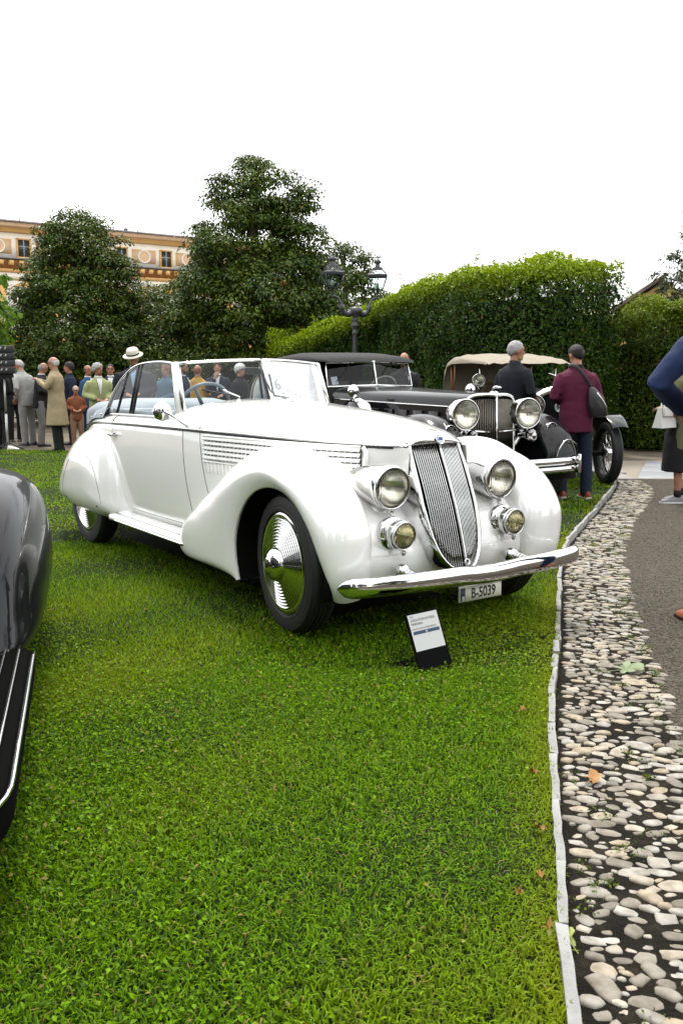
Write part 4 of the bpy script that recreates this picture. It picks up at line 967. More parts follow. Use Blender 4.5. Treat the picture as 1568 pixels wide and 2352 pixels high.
hedge('loose_hedge', 'looser yellow-green hedge joining the clipped one near the small gable', [(9.5, 15.6), (7.4, 16.6), (5.7, 17.5), (4.7, 18.6)], 2.95, 1.4, LM_h2, 60000, 113, L=0.080, W=0.032, rough=0.26, sprigs=40, hfun=lambda s: 2.95-0.09*s+0.08*np.sin(s*2.1))
hedge('low_hedge', 'low rounded bright green hedge under the lamp post', [(1.2, 21.6), (-0.2, 22.1), (-1.5, 22.4)], 2.4, 1.3, LM_h1, 40000, 127, L=0.085, W=0.038, sprigs=12, hfun=lambda s: 3.0-0.33*s)

# ---- yellow palazzo
def palazzo():
    A = Vector((-21.7, 58.6, 0)); d = Vector((10.6, 7.7, 0)).normalized(); ang = math.atan2(d.y, d.x)
    B = thing('palazzo', 'yellow and cream palazzo with frieze panels and shuttered windows behind the magnolias', 'building', (A.x, A.y, -0.05), ang); B.scale = (1, 1, 0.958)
    oc = mat('ochre_stucco', (0.60, 0.36, 0.13), 0.9, var=0.10, vscale=0.8); cr_ = mat('cream_stucco', (0.70, 0.67, 0.59), 0.9, var=0.06, vscale=0.7)
    pk = mat('peach_panel', (0.57, 0.39, 0.24), 0.9, var=0.06, vscale=2); br = mat('rust_cornice', (0.30, 0.11, 0.03), 0.85, var=0.15); gy = mat('lead_grey', (0.16, 0.16, 0.17), 0.7)
    gl = mat('dark_pane', (0.03, 0.035, 0.04), 0.15); st = mat('grey_shutter', (0.30, 0.31, 0.31), 0.7)
    u0, u1 = -14.0, 22.4
    MB().box(((u0+u1)/2, 6, 5.2), (u1-u0, 12, 10.4)).build('wall', oc, B)
    MB().box(((u0+u1)/2, -0.08, 9.55), (u1-u0, 0.18, 1.62)).build('frieze', cr_, B)
    MB().box(((u0+u1)/2, -0.20, 10.52), (u1-u0+0.3, 0.55, 0.30)).build('cornice', oc, B)
    MB().box(((u0+u1)/2, -0.45, 10.80), (u1-u0+0.5, 0.75, 0.26)).build('gutter_cornice', pk, B)
    rf = MB().add([(u0-0.6, -1.0, 10.95), (u1+0.6, -1.0, 10.95), (u1-3, 6, 12.2), (u0+3, 6, 12.2), (u1+0.6, 12.6, 10.95), (u0-0.6, 12.6, 10.95)], [(0, 1, 2, 3), (3, 2, 4, 5), (1, 4, 2), (0, 3, 5), (0, 5, 4, 1)]).build('roof', mat('roof_tiles', (0.13, 0.11, 0.10), 0.85, var=0.25, vscale=3), B)
    for k, cu in enumerate((5.6, 6.9, 9.1)): MB().lathe([(0.2, 0), (0.2, 0.16), (0.12, 0.28), (0.19, 0.34), (0, 0.44)], 10, origin=(cu, 0.2, 11.0), axis=(0, 0, 1)).build('chimney', gy, rf)
    MB().box(((u0+u1)/2, -0.35, 8.72), (u1-u0+0.3, 0.7, 0.09)).build('ledge', gy, B)
    MB().box(((u0+u1)/2, -0.15, 8.33), (u1-u0+0.2, 0.30, 0.42)).build('dentil_band', br, B)
    k = u0+0.3
    while k < u1: MB().box((k, -0.40, 8.44), (0.26, 0.5, 0.30)).build('corbel', oc, B); k += 0.62
    MB().box(((u0+u1)/2, -0.12, 7.98), (u1-u0, 0.24, 0.22)).build('band', oc, B)
    MB().box(((u0+u1)/2, -0.06, 7.65), (u1-u0, 0.14, 0.40)).build('band', cr_, B)
    i = 0; u = 2.1-3.23*5
    while u < u1-1.2:
        if u > u0+1:
            w_ = bpy.data.objects.new('window', None); COL.objects.link(w_); w_.parent = B; w_.location = (u, -0.18, 9.42)
            MB().box((0, 0, 0), (0.74, 0.06, 1.08)).build('pane', gl, w_)
            fr = MB(); fr.box((-0.41, -0.02, 0), (0.10, 0.12, 1.26)).box((0.41, -0.02, 0), (0.10, 0.12, 1.26)).box((0, -0.02, 0.59), (0.92, 0.12, 0.10)).box((0, -0.02, -0.59), (0.92, 0.16, 0.10)); fr.build('frame', oc, w_)
            MB().box((0, -0.04, 0), (0.06, 0.05, 1.06)).box((0, -0.04, 0.12), (0.72, 0.04, 0.05)).build('glazing_bar', st, w_)
            # lower storey: window with pediment
            w2 = bpy.data.objects.new('window', None); COL.objects.link(w2); w2.parent = B; w2.location = (u, -0.10, 5.6)
            MB().box((0, 0, 0), (1.05, 0.10, 2.0)).build('pane', gl, w2)
            f2 = MB(); f2.box((-0.62, -0.04, 0), (0.22, 0.18, 2.3)).box((0.62, -0.04, 0), (0.22, 0.18, 2.3)).box((0, -0.06, 1.22), (1.6, 0.26, 0.22)).box((0, -0.06, -1.15), (1.7, 0.30, 0.16)); f2.build('frame', cr_, w2)
            MB().add([(-0.85, -0.25, 1.36), (0.85, -0.25, 1.36), (0, -0.25, 1.80), (-0.85, 0.1, 1.36), (0.85, 0.1, 1.36), (0, 0.1, 1.80)], [(0, 1, 2), (3, 5, 4), (0, 3, 4, 1), (1, 4, 5, 2), (2, 5, 3, 0)]).build('pediment', oc, w2, smooth=False)
            MB().box((-0.30, -0.08, 0), (0.44, 0.05, 1.96)).box((0.30, -0.08, 0), (0.44, 0.05, 1.96)).build('shutter', st, w2)
            # white wall field
            MB().box((u, -0.03, 5.7), (2.3, 0.08, 3.3)).build('wall_field', cr_, B)
            # frieze panel with medallion
            v = u+1.615
            MB().box((v, -0.185, 9.50), (1.7, 0.05, 0.92)).build('panel_rim', oc, B); MB().box((v, -0.20, 9.50), (1.58, 0.05, 0.80)).build('panel', pk, B)
            MB().lathe([(0.46, 0), (0.46, 0.06), (0.38, 0.06), (0.37, 0.03), (0, 0.03)], 24, origin=(v, -0.215, 9.50), axis=(0, -1, 0)).build('medallion', cr_, B)
            MB().lathe([(0.37, 0.035), (0, 0.045)], 24, origin=(v, -0.216, 9.50), axis=(0, -1, 0)).build('medallion_field', pk, B)
        u += 3.23; i += 1
    for k in range(7): MB().tube([(-6+2.6*k, -0.6, 10.95), (-6+2.6*k, -0.6, 11.75)], 0.03, 5).build('roof_rod', gy, rf)
    return B
palazzo()
# small house past the loose hedge
hs = thing('small_house', 'little ochre house gable with tiled roof peeping over the hedge', 'building', (13.0, 41.0, -0.40), R(-19))
yo = mat('house_ochre', (0.40, 0.26, 0.10), 0.9, var=0.1, vscale=1)
MB().box((0, 3, 2.2), (5.0, 6, 4.4)).build('wall', yo, hs)
MB().add([(-0.9, 0, 4.4), (2.5, 0, 4.4), (0.95, 0, 5.65), (-0.9, 6, 4.4), (2.5, 6, 4.4), (0.95, 6, 5.65)], [(0, 1, 2), (3, 5, 4), (0, 3, 5, 2), (1, 2, 5, 4)]).build('gable', yo, hs, smooth=False)
rm = mat('house_tiles', (0.09, 0.07, 0.055), 0.9, var=0.3, vscale=6)
MB().add([(-1.3, -0.4, 4.25), (0.98, -0.4, 5.80), (0.98, 6.3, 5.80), (-1.3, 6.3, 4.25), (-1.3, -0.4, 4.40), (0.98, -0.4, 5.96), (0.98, 6.3, 5.96), (-1.3, 6.3, 4.40)], [(0, 1, 2, 3), (4, 7, 6, 5), (0, 4, 5, 1), (3, 2, 6, 7), (0, 3, 7, 4), (1, 5, 6, 2)]).build('roof', rm, hs, smooth=False)
MB().box((-0.9, -0.25, 4.22), (3.4, 0.5, 0.24)).build('cornice', mat('house_cream', (0.55, 0.50, 0.42), 0.9), hs)
MB().box((0.95, -0.2, 5.55), (0.16, 0.3, 0.7)).build('gable_post', mat('house_stone', (0.42, 0.40, 0.36), 0.9), hs)

# ---- cast-iron street lamp with two lanterns
def street_lamp():
    Lp = thing('street_lamp', 'dark grey cast-iron lamp post with two glass lanterns before the hedge', 'street lamp', (0.29, 19.9, -0.22), R(30))
    ir = mat('cast_iron', (0.055, 0.058, 0.062), 0.5, 0.4, var=0.15)
    gl = glass_mat('lantern_glass', (0.80, 0.88, 0.86), 1.0)
    pf = [(0.16, 0), (0.17, 0.05), (0.13, 0.10), (0.12, 0.5), (0.14, 0.55), (0.085, 0.62), (0.07, 0.7), (0.058, 1.9), (0.050, 2.36), (0.052, 2.37), (0.078, 2.40), (0.062, 2.44), (0.048, 2.47), (0.05, 2.52), (0.095, 2.55), (0.10, 2.58), (0.055, 2.62), (0.06, 2.66), (0.075, 2.69), (0.06, 2.71), (0.05, 2.74), (0.13, 2.82), (0.145, 2.87), (0.125, 2.92), (0.08, 2.95), (0, 2.96)]
    MB().lathe(pf, 20).build('post', ir, Lp)
    for s in (-1, 1):
        pth = crom([(s*0.06, 0, 2.85), (s*0.20, 0, 2.80), (s*0.31, 0, 2.88), (s*0.36, 0, 3.02), (s*0.43, 0, 3.13), (s*0.54, 0, 3.16)], 5)
        n = len(pth)
        MB().tube(pth, [0.075-0.052*min(1, k/(n*0.7))+(0.018 if abs(k/n-0.45) < 0.06 else 0) for k in range(n)], 10).build('arm', ir, Lp)
        MB().ball((s*0.54, 0, 3.155), 0.035, 10, 8).build('arm_knob', ir, Lp)
        LL = bpy.data.objects.new('lantern', None); COL.objects.link(LL); LL.parent = Lp; LL.scale = (0.82, 0.82, 0.82); LL.location = (s*0.55, 0, 3.18); LL.rotation_euler = (0, 0, R(-16 if s < 0 else -34))
        MB().lathe([(0.012, 0), (0.02, 0.03), (0.012, 0.06), (0.03, 0.10), (0.045, 0.18), (0.05, 0.20), (0.03, 0.22), (0, 0.225)], 12).build('burner', ir, LL)
        def sq(h, z): return [(sx*h, sy*h, z) for sx, sy in ((-1, -1), (1, -1), (1, 1), (-1, 1))]
        b0, b1 = 0.135, 0.235; z0, z1 = 0.18, 0.50
        fr = MB()
        for a, b in zip(sq(b0, z0), sq(b1, z1)): fr.tube([a, b], 0.011, 5)
        fr.tube(sq(b0, z0), 0.013, 5, closed=True)
        for a in sq(0.10, 0.12): fr.tube(crom([(0, 0, 0.02), (a[0]*0.55, a[1]*0.55, 0.05), (a[0]*1.2, a[1]*1.2, 0.18)], 3), 0.007, 5)
        fr.build('lantern_frame', ir, LL)
        hd = MB().grid([sq(b1+0.008, z1-0.003), sq(b1+0.022, z1+0.055), sq(b1-0.01, z1+0.075)], cv=True); hd.grid([sq(b1-0.012, z1-0.005), sq(b1+0.005, z1+0.06)], cv=True); hd.build('lantern_collar', ir, LL, smooth=False)
        for k in range(4):
            a0, a1 = sq(b0, z0)[k], sq(b0, z0)[(k+1) % 4]; c0, c1 = sq(b1, z1)[k], sq(b1, z1)[(k+1) % 4]
            MB().add([a0, a1, c1, c0], [(0, 1, 2, 3)]).build('pane', gl, LL)
            t0, t1 = sq(b1-0.01, z1+0.075)[k], sq(b1-0.01, z1+0.075)[(k+1) % 4]; e0, e1 = sq(0.125, z1+0.20)[k], sq(0.125, z1+0.20)[(k+1) % 4]
            MB().add([t0, t1, e1, e0], [(0, 1, 2, 3)]).build('roof_pane', gl, LL)
            MB().tube([t0, e0], 0.010, 5).build('roof_rib', ir, LL)
        MB().grid([sq(0.135, z1+0.19), sq(0.13, z1+0.235), sq(0.06, z1+0.26)], cv=True).build('roof_collar', ir, LL, smooth=False)
        MB().lathe([(0.085, z1+0.24), (0.06, z1+0.29), (0.05, z1+0.33), (0.09, z1+0.36), (0.105, z1+0.38), (0.085, z1+0.42), (0.03, z1+0.455), (0.012, z1+0.47), (0.010, z1+0.50), (0.022, z1+0.52), (0.008, z1+0.55), (0, z1+0.58)], 16).build('chimney_cap', ir, LL)
        MB().ball((0, 0, 0.29), (0.045, 0.045, 0.075), 12, 8).build('bulb', mat('opal_bulb', (0.65, 0.65, 0.62), 0.3, trans=0.3), LL)
    return Lp
street_lamp()

# ---------------------------------------------------------------- the other cars
def sweep_fender(parent, mt, cx, side, hub, crown, lip, yc, yo, yi, t0, t1, name='front_fender', rolls=True):
    """open wing swept round a wheel: crown(t), lip(t) radii by angle in degrees"""
    rows = []
    for t in lin(60, t0, t1):
        a = R(t); r0, r1 = lip(t), crown(t); row = []
        for k in range(13):
            p = k/12*math.pi/2; row.append((r0+(r1-r0)*math.sin(p)**0.9, yc+(yo-yc)*math.cos(p)**0.9))
        for k in range(1, 11):
            p = k/10*math.pi/2; row.append((r1-(r1-r0)*(1-math.cos(p)**0.9), yc-(yc-yi)*math.sin(p)**0.9))
        rows.append([(cx+r*math.cos(a), side*y, hub+r*math.sin(a)) for r, y in row])
    return MB().grid(rows).build(name, mt, parent)

def black_convertible():
    C = thing('black_convertible', 'large black vintage convertible with raised black top and huge chrome headlamps', 'car', (1.52, 9.75, 0), R(-65))
    M_top = mat('black_mohair', (0.009, 0.009, 0.010), 0.9, bump=0.4, bscale=180)
    hwid = spl([-2.6, -1.8, -0.8, 0.02], [0.62, 0.56, 0.43, 0.30]); ztop = spl([-2.7, -1.5, 0.05], [1.21, 1.19, 1.165]); zbel = spl([-2.7, 0.05], [1.06, 1.03])
    # bonnet
    rows = []
    for x in lin(26, -2.55, 0.02):
        row = []
        for k in range(25):
            a = math.pi*k/24; ca, sa = math.cos(a), math.sin(a); row.append((x, -math.copysign(abs(ca)**0.55, ca)*hwid(x), zbel(x)+(ztop(x)-zbel(x))*sa**0.7))
        rows.append(row)
    MB().grid(rows).build('bonnet', M_black, C)
    for s in (-1, 1):
        bs = MB().grid([[(x, s*(hwid(x)+0.002), z) for z in (0.50, 0.70, 0.90, zbel(x))] for x in lin(14, -2.55, 0.02)]).build('bonnet_side', M_black, C)
        MB().tube([(x, s*(hwid(x)+0.008), zbel(x)-0.005) for x in lin(12, -2.5, 0.0)], 0.009, 6).build('bonnet_trim', M_chrome, C)
        for k in range(7):
            x = -2.05+0.27*k
            MB().box((x, s*(hwid(x)+0.012), 0.86), (0.17, 0.016, 0.22), rot=Matrix.Rotation(-s*0.12, 3, 'Z'), bev=0.006).build('vent_door', M_black, bs)
            MB().box((x, s*(hwid(x)+0.030), 0.775), (0.13, 0.014, 0.014), bev=0.004).build('vent_handle', M_chrome, bs)
        # front wing
        cr_ = spl([-10, 10, 40, 70, 100, 130, 155, 172, 182], [0.44, 0.50, 0.545, 0.56, 0.60, 0.72, 1.0, 1.45, 1.75]); lp = spl([-10, 60, 130, 182], [0.43, 0.43, 0.47, 0.60])
        f_ = sweep_fender(C, M_black, 0.0, s, 0.37, cr_, lp, 0.68, 0.86, 0.47, -12, 181)
        MB().tube([(math.cos(R(t))*(lp(t)), s*0.862, 0.37+math.sin(R(t))*lp(t)) for t in lin(40, -10, 170)], 0.008, 6).build('wing_bead', M_chrome, f_)
        MB().tube(crom([(0.50, s*0.52, 0.45), (0.53, s*0.56, 0.62), (0.50, s*0.68, 0.70), (0.44, s*0.84, 0.64)], 5), 0.006, 6).build('wing_rail', M_chrome, f_)
        # valance inside the wing
        MB().grid([[(x, s*0.50, z) for z in (0.30, 0.75)] for x in lin(3, -0.9, 0.34)]).build('inner_valance', M_black, C)
        wheel(C, 0.0, s*0.71, 0.365, 0.37, 0.17, s, disc=False, rim_r=0.24); wheel(C, -3.5, s*0.71, 0.365, 0.37, 0.17, s, disc=False, rim_r=0.24)
        # running board, rear wing, doors
        MB().box((-2.1, s*0.74, 0.34), (1.6, 0.30, 0.05), bev=0.015).build('running_board', M_black, C)
        cr2 = spl([-10, 30, 90, 150, 180], [0.75, 0.62, 0.58, 0.66, 0.72]); lp2 = spl([-10, 90, 180], [0.44, 0.44, 0.44])
        sweep_fender(C, M_black, -3.5, s, 0.37, cr2, lp2, 0.70, 0.86, 0.5, 0, 178, 'rear_fender')
        dr = MB().grid([[(x, s*(0.66+0.03*math.sin(z*3)), z) for z in lin(8, 0.36, 1.10)] for x in lin(8, -2.58, -4.6)]).build('body_side', M_black, C)
        MB().tube([(x, s*0.695, 1.08) for x in lin(6, -2.58, -4.6)], 0.008, 6).build('belt_trim', M_chrome, C)
        # headlamps on a bar, horn and side lamp
        lamp(C, (0.20, s*0.385, 0.960), 0.150, 0.27, 'headlight', fat=1.08, ogive=2.4)
        MB().tube(crom([(0.10, s*0.385, 0.80), (0.08, s*0.37, 0.70), (0.06, s*0.30, 0.60)], 4), [0.03, 0.035, 0.03, 0.03, 0.03, 0.03, 0.03, 0.03, 0.04], 8).build('lamp_stalk', M_chrome, C)
        MB().lathe([(0.075, 0.02), (0.07, 0.0), (0.04, -0.05), (0.025, -0.14), (0.02, -0.2)], 20, origin=(0.28, s*0.36, 0.735), axis=(1, 0, 0.05)).build('horn', M_chrome, C)
        lamp(C, (0.30, s*0.62, 0.80), 0.062, 0.13, 'side_lamp', fat=1.08, foot=False)
    MB().tube(crom([(0.10, -0.40, 0.80), (0.13, -0.2, 0.78), (0.14, 0, 0.77), (0.13, 0.2, 0.78), (0.10, 0.40, 0.80)], 5), 0.016, 8).build('lamp_bar', M_chrome, C)
    # V radiator with bars
    M_rad = mat('aged_nickel', (0.26, 0.24, 0.20), 0.22, 1.0)
    G = bpy.data.objects.new('radiator', None); COL.objects.link(G); G.parent = C
    gxx = lambda y, z: 0.17-0.36*abs(y)+0.05*(1.1-z)
    for s in (-1, 1):
        for k in range(15):
            y = 0.015+0.262*(k+0.5)/15
            MB().tube([(gxx(y, 0.5)+0.006, s*y, 0.50), (gxx(y, 1.10)+0.006, s*y, 1.115-0.25*y*y)], 0.0036, 5).build('radiator_bar', M_rad, G)
        MB().grid([[(gxx(y, z)-0.012, s*y, z) for y in (0, 0.28)] for z in (0.48, 1.12)]).build('radiator_backing', M_dark, G)
        MB().tube(crom([(gxx(0, 1.13)+0.01, 0, 1.15), (gxx(0.12, 1.13), s*0.12, 1.155), (gxx(0.24, 1.12), s*0.24, 1.135), (gxx(0.292, 1.05), s*0.292, 1.06), (gxx(0.292, 0.8), s*0.292, 0.8), (gxx(0.29, 0.5), s*0.29, 0.5)], 5), 0.020, 8).build('radiator_shell', M_chrome, G)
    MB().tube([(gxx(0, 0.48)+0.012, 0, 0.48), (gxx(0, 1.13)+0.012, 0, 1.15)], 0.013, 8).build('centre_bar', M_chrome, G)
    MB().lathe([(0.05, 0), (0.045, 0.02), (0.02, 0.03)], 16, origin=(0.13, 0, 1.165)).tube(crom([(0.10, 0, 1.20), (0.16, 0, 1.235), (0.26, 0, 1.23)], 4), [0.012, 0.016, 0.018, 0.018, 0.016, 0.014, 0.012, 0.010, 0.006], 8).build('mascot', M_chrome, G)
    # bumper: two blades
    for dz in (0.0, 0.085):
        rows = []
        for y in lin(24, -0.86, 0.86):
            x = 0.66-0.22*y*y-0.15*max(0, abs(y)-0.7)*2; rows.append([(x+0.012, y, 0.40+dz-0.036), (x+0.022, y, 0.40+dz), (x+0.012, y, 0.40+dz+0.036), (x-0.010, y, 0.40+dz+0.030), (x-0.010, y, 0.40+dz-0.030)])
        MB().grid(rows, cv=True).build('bumper_blade', M_chrome, C)
    for s in (-1, 1):
        MB().box((0.50, s*0.83, 0.443), (0.05, 0.04, 0.20), bev=0.012).build('bumper_end', M_chrome, C)
        MB().tube([(0.2, s*0.36, 0.44), (0.62, s*0.36, 0.44)], 0.022, 6).build('bumper_iron', M_dark, C)
    # windscreen
    W = bpy.data.objects.new('windscreen', None); COL.objects.link(W); W.parent = C
    for s in (-1, 1):
        c0, c1, b0, b1 = Vector((-2.52, 0, 1.215)), Vector((-2.62, 0, 1.515)), Vector((-2.70, s*0.615, 1.195)), Vector((-2.80, s*0.60, 1.505))
        MB().tube([c0, b0, b1, c1], 0.019, 6, closed=True).build('windscreen_frame', M_chrome, W)
        MB().add([c0, b0, b1, c1], [(0, 1, 2, 3)]).build('windscreen_pane', M_glass, W)
        MB().tube([c1.lerp(b1, 0.5)+Vector((0.03, 0, 0)), c0.lerp(b0, 0.30 if s > 0 else 0.85)+Vector((0.03, 0, 0.06 if s < 0 else 0.16))], 0.006, 5).build('wiper', M_blackrub, W)
        # side glass with chrome posts
        S = bpy.data.objects.new('side_window', None); COL.objects.link(S); S.parent = C
        MB().tube([(-2.78, s*0.66, 1.10), (-2.88, s*0.63, 1.50), (-4.3, s*0.63, 1.49)], 0.016, 6).build('window_frame', M_chrome, S)
        MB().add([(-2.78, s*0.66, 1.10), (-2.88, s*0.63, 1.50), (-4.3, s*0.63, 1.49), (-4.3, s*0.66, 1.10)], [(0, 1, 2, 3)]).build('pane', M_glass, S)
        for k in range(3): MB().box((-2.83-0.02*k, s*0.668, 1.16+0.11*k), (0.05, 0.03, 0.03), bev=0.006).build('hinge', M_chrome, S)
    # soft top
    rows = []
    for x, zc, wd, ze in ((-2.60, 1.515, 0.60, 1.50), (-2.66, 1.565, 0.655, 1.515), (-2.85, 1.605, 0.69, 1.52), (-3.3, 1.645, 0.70, 1.525), (-3.9, 1.655, 0.70, 1.52), (-4.5, 1.625, 0.69, 1.46), (-4.95, 1.56, 0.66, 1.35), (-5.2, 1.40, 0.62, 1.15), (-5.28, 1.15, 0.6, 1.05)):
        rows.append([(x-0.05*abs(math.cos(math.pi*k/24)), -math.copysign(abs(math.cos(math.pi*k/24))**0.5, math.cos(math.pi*k/24))*wd, ze+(zc-ze)*math.sin(math.pi*k/24)**0.7) for k in range(25)])
    MB().grid(rows).build('soft_top', M_top, C)
    for s in (-1, 1): MB().grid([[(-4.3, s*0.665, 1.49), (-4.95, s*0.64, 1.42), (-5.25, s*0.61, 1.12)], [(-4.3, s*0.675, 1.08), (-4.95, s*0.67, 1.08), (-5.3, s*0.61, 1.02)]]).build('top_quarter', M_top, C)
    MB().grid([[(x, y, z) for y in lin(6, -0.66, 0.66)] for x, z in ((-4.6, 1.08), (-5.2, 1.05), (-5.6, 0.85), (-5.75, 0.5))]).build('tail', M_black, C)
    MB().box((-3.6, 0, 0.55), (2.0, 1.25, 0.4)).build('cabin_floor', M_dark, C)
    for y in (-0.3, 0.3): MB().box((-3.3, y, 1.0), (0.14, 0.5, 0.6), bev=0.05).build('seat', mat('black_leather', (0.03, 0.028, 0.026), 0.5), C)
    sw = MB().tube([(-2.98+0.10*math.sin(a), 0.32+0.2*math.cos(a), 1.16+0.17*math.sin(a)) for a in [2*math.pi*k/24 for k in range(24)]], 0.013, 6, closed=True).build('steering_wheel', mat('ivory_wheel', (0.5, 0.48, 0.42), 0.4), C)
    # side-mounted spare under its cover with a round mirror on top
    for s in (-1, 1):
        sp = MB().lathe([(0, 0.10), (0.2, 0.10), (0.32, 0.08), (0.36, 0.0), (0.32, -0.08), (0, -0.08)], 36, origin=(-1.62, s*0.72, 0.72), axis=(0, s, 0)).build('spare_wheel_cover', M_black, C)
        MB().lathe([(0.345, 0.075), (0.375, 0.0), (0.345, -0.075)], 40, origin=(-1.62, s*0.72, 0.72), axis=(0, s, 0)).build('spare_band', M_chrome, sp)
        MB().lathe([(0, 0.04), (0.05, 0.03), (0.075, 0.0), (0.07, -0.01), (0, -0.01)], 24, origin=(-1.55, s*0.80, 1.17), axis=(1, 0, 0)).tube([(-1.55, s*0.80, 1.10), (-1.58, s*0.77, 1.02)], 0.01, 6).build('spare_mirror', M_chrome, sp)
    MB().box((-1.9, 0, 0.45), (3.6, 0.9, 0.2)).build('chassis', M_dark, C)
    # paper notice behind the windscreen
    MB().add([(-2.80, -0.50, 1.22), (-2.78, -0.42, 1.23), (-2.82, -0.43, 1.33), (-2.84, -0.51, 1.32)], [(0, 1, 2, 3)]).build('paper_notice', mat('notice', (0.5, 0.55, 0.6), 0.6), W)
    return C
black_convertible()

def tan_tourer():
    C = thing('tan_topped_tourer', 'black vintage tourer with beige canvas roof, winged mascot and spoked wheels by the hedge', 'car', (2.70, 11.55, 0), R(-85))
    M_tan = mat('tan_canvas', (0.22, 0.19, 0.145), 0.85, var=0.10, vscale=5, bump=0.3, bscale=90); M_wood = mat('hood_bow', (0.36, 0.16, 0.05), 0.5)
    hw = spl([-1.9, -1.0, 0.0], [0.44, 0.38, 0.30])
    rows = []
    for x in lin(14, -1.9, -0.02):
        row = [(x, -hw(x), 0.55), (x, -hw(x), 0.95)]
        for k in range(15):
            a = math.pi*k/14; ca, sa = math.cos(a), math.sin(a); row.append((x, -math.copysign(abs(ca)**0.7, ca)*hw(x), 0.98+0.19*sa**0.9))
        row += [(x, hw(x), 0.95), (x, hw(x), 0.55)]; rows.append(row)
    MB().grid(rows).build('bonnet', M_black, C)
    # radiator shell: pointed arch, dark core and oval badge
    G = bpy.data.objects.new('radiator', None); COL.objects.link(G); G.parent = C
    ol = crom([(0, -0.27, 0.50), (0, -0.31, 0.75), (0, -0.32, 0.98), (0, -0.25, 1.10), (0, -0.10, 1.165), (0, 0, 1.195), (0, 0.10, 1.165), (0, 0.25, 1.10), (0, 0.32, 0.98), (0, 0.31, 0.75), (0, 0.27, 0.50)], 4)
    MB().tube(ol, 0.045, 8).build('radiator_shell', M_chrome, G)
    cr_ = MB().add([p+Vector((0.012, 0, 0)) for p in ol], [tuple(range(len(ol)))]).build('radiator_core', M_dark, G)
    MB().lathe([(0, 0.006), (0.05, 0.006), (0.056, 0.010), (0.064, 0.0)], 24, origin=(0.02, 0.0, 0.95), axis=(1, 0, 0)).build('radiator_badge', mat('badge_grey', (0.28, 0.29, 0.30), 0.35, 0.6), G)
    text('H', 0.085, M_blackrub, G, (0.036, 0, 0.95), (R(90), 0, R(90)), align='CENTER', bold=0.002)
    mc = MB().ball((0.02, 0, 1.24), (0.03, 0.03, 0.03), 10, 8)
    mc.tube(crom([(0.01, 0, 1.20), (0.02, 0, 1.27), (0.07, 0, 1.35)], 4), [0.035, 0.03, 0.028, 0.026, 0.024, 0.022, 0.02, 0.018, 0.01], 8)
    for s in (-1, 1): mc.tube(crom([(0.03, 0, 1.29), (-0.01, s*0.07, 1.34), (-0.06, s*0.13, 1.37)], 3), [0.018, 0.02, 0.02, 0.018, 0.014, 0.010, 0.004], 6, flat=0.4)
    mc.build('winged_mascot', M_chrome, G)
    for s in (-1, 1):
        wheel(C, 0.05, s*0.63, 0.385, 0.385, 0.13, s, disc=False, spokes=True, rim_r=0.285); wheel(C, -3.0, s*0.63, 0.385, 0.385, 0.13, s, disc=False, rim_r=0.28)
        crn = spl([40, 70, 100, 130, 155, 170], [0.50, 0.46, 0.46, 0.56, 0.90, 1.30]); lpn = spl([40, 170], [0.43, 0.52])
        sweep_fender(C, M_black, 0.05, s, 0.40, crn, lpn, 0.65, 0.76, 0.54, 42, 171)
        MB().box((-1.7, s*0.62, 0.36), (1.5, 0.26, 0.05), bev=0.012).build('running_board', M_black, C)
        lamp(C, (0.12, s*0.35, 0.98), 0.125, 0.18, 'headlight', fat=1.05, ogive=2.6)
        MB().tube([(0.05, s*0.35, 0.86), (0.05, s*0.42, 0.55)], 0.018, 6).build('lamp_stalk', M_chrome, C)
        MB().grid([[(x, s*(0.44+0.16*min(1, max(0, (-1.8-x)/0.5))), z) for z in (0.45, 0.75, 1.05)] for x in lin(8, -1.85, -4.0)]).build('body_side', M_black, C)
        lamp(C, (-1.70, s*0.62, 1.27), 0.085, 0.10, 'spot_lamp', fat=1.06, ogive=3, foot=False)
        MB().tube([(-1.75, s*0.62, 1.19), (-1.85, s*0.55, 1.05)], 0.01, 5).build('lamp_stalk', M_chrome, C)
        MB().tube([(-1.86, s*0.55, 1.05), (-1.92, s*0.55, 1.55)], 0.014, 6).build('screen_post', M_chrome, C)
        for x0, x1 in ((-3.6, -3.6), (-3.45, -3.3)): MB().tube([(x0, s*0.60, 1.05), (x1, s*0.62, 1.50)], 0.014, 6).build('hood_bow', M_wood, C)
    MB().add([(-1.86, -0.55, 1.10), (-1.86, 0.55, 1.10), (-1.92, 0.55, 1.50), (-1.92, -0.55, 1.50)], [(0, 1, 2, 3)]).build('windscreen_pane', M_glass, C)
    rows = []
    for x, zc, ze in ((-1.35, 1.505, 1.485), (-1.45, 1.545, 1.50), (-1.9, 1.60, 1.51), (-2.6, 1.655, 1.515), (-3.3, 1.66, 1.50), (-3.65, 1.62, 1.46), (-3.85, 1.52, 1.30), (-3.95, 1.3, 1.1), (-3.97, 1.05, 1.05)):
        wd = 0.60 if x > -1.5 else 0.68
        rows.append([(x, -math.copysign(abs(math.cos(math.pi*k/20))**0.6, math.cos(math.pi*k/20))*wd, ze+(zc-ze)*math.sin(math.pi*k/20)**0.6+0.010*math.sin(k*1.7+x*5)) for k in range(21)])
    MB().grid(rows).build('canvas_roof', M_tan, C)
    MB().box((-2.9, 0, 0.75), (2.1, 1.1, 0.5)).build('cabin', M_dark, C)
    MB().grid([[(-3.98, y, z) for y in (-0.6, 0.6)] for z in (0.4, 1.06)]).build('tail_panel', M_black, C)
    MB().box((-2.75, 0, 1.05), (0.16, 1.0, 0.35), bev=0.06).build('seat', mat('brown_leather', (0.09, 0.05, 0.03), 0.5), C)
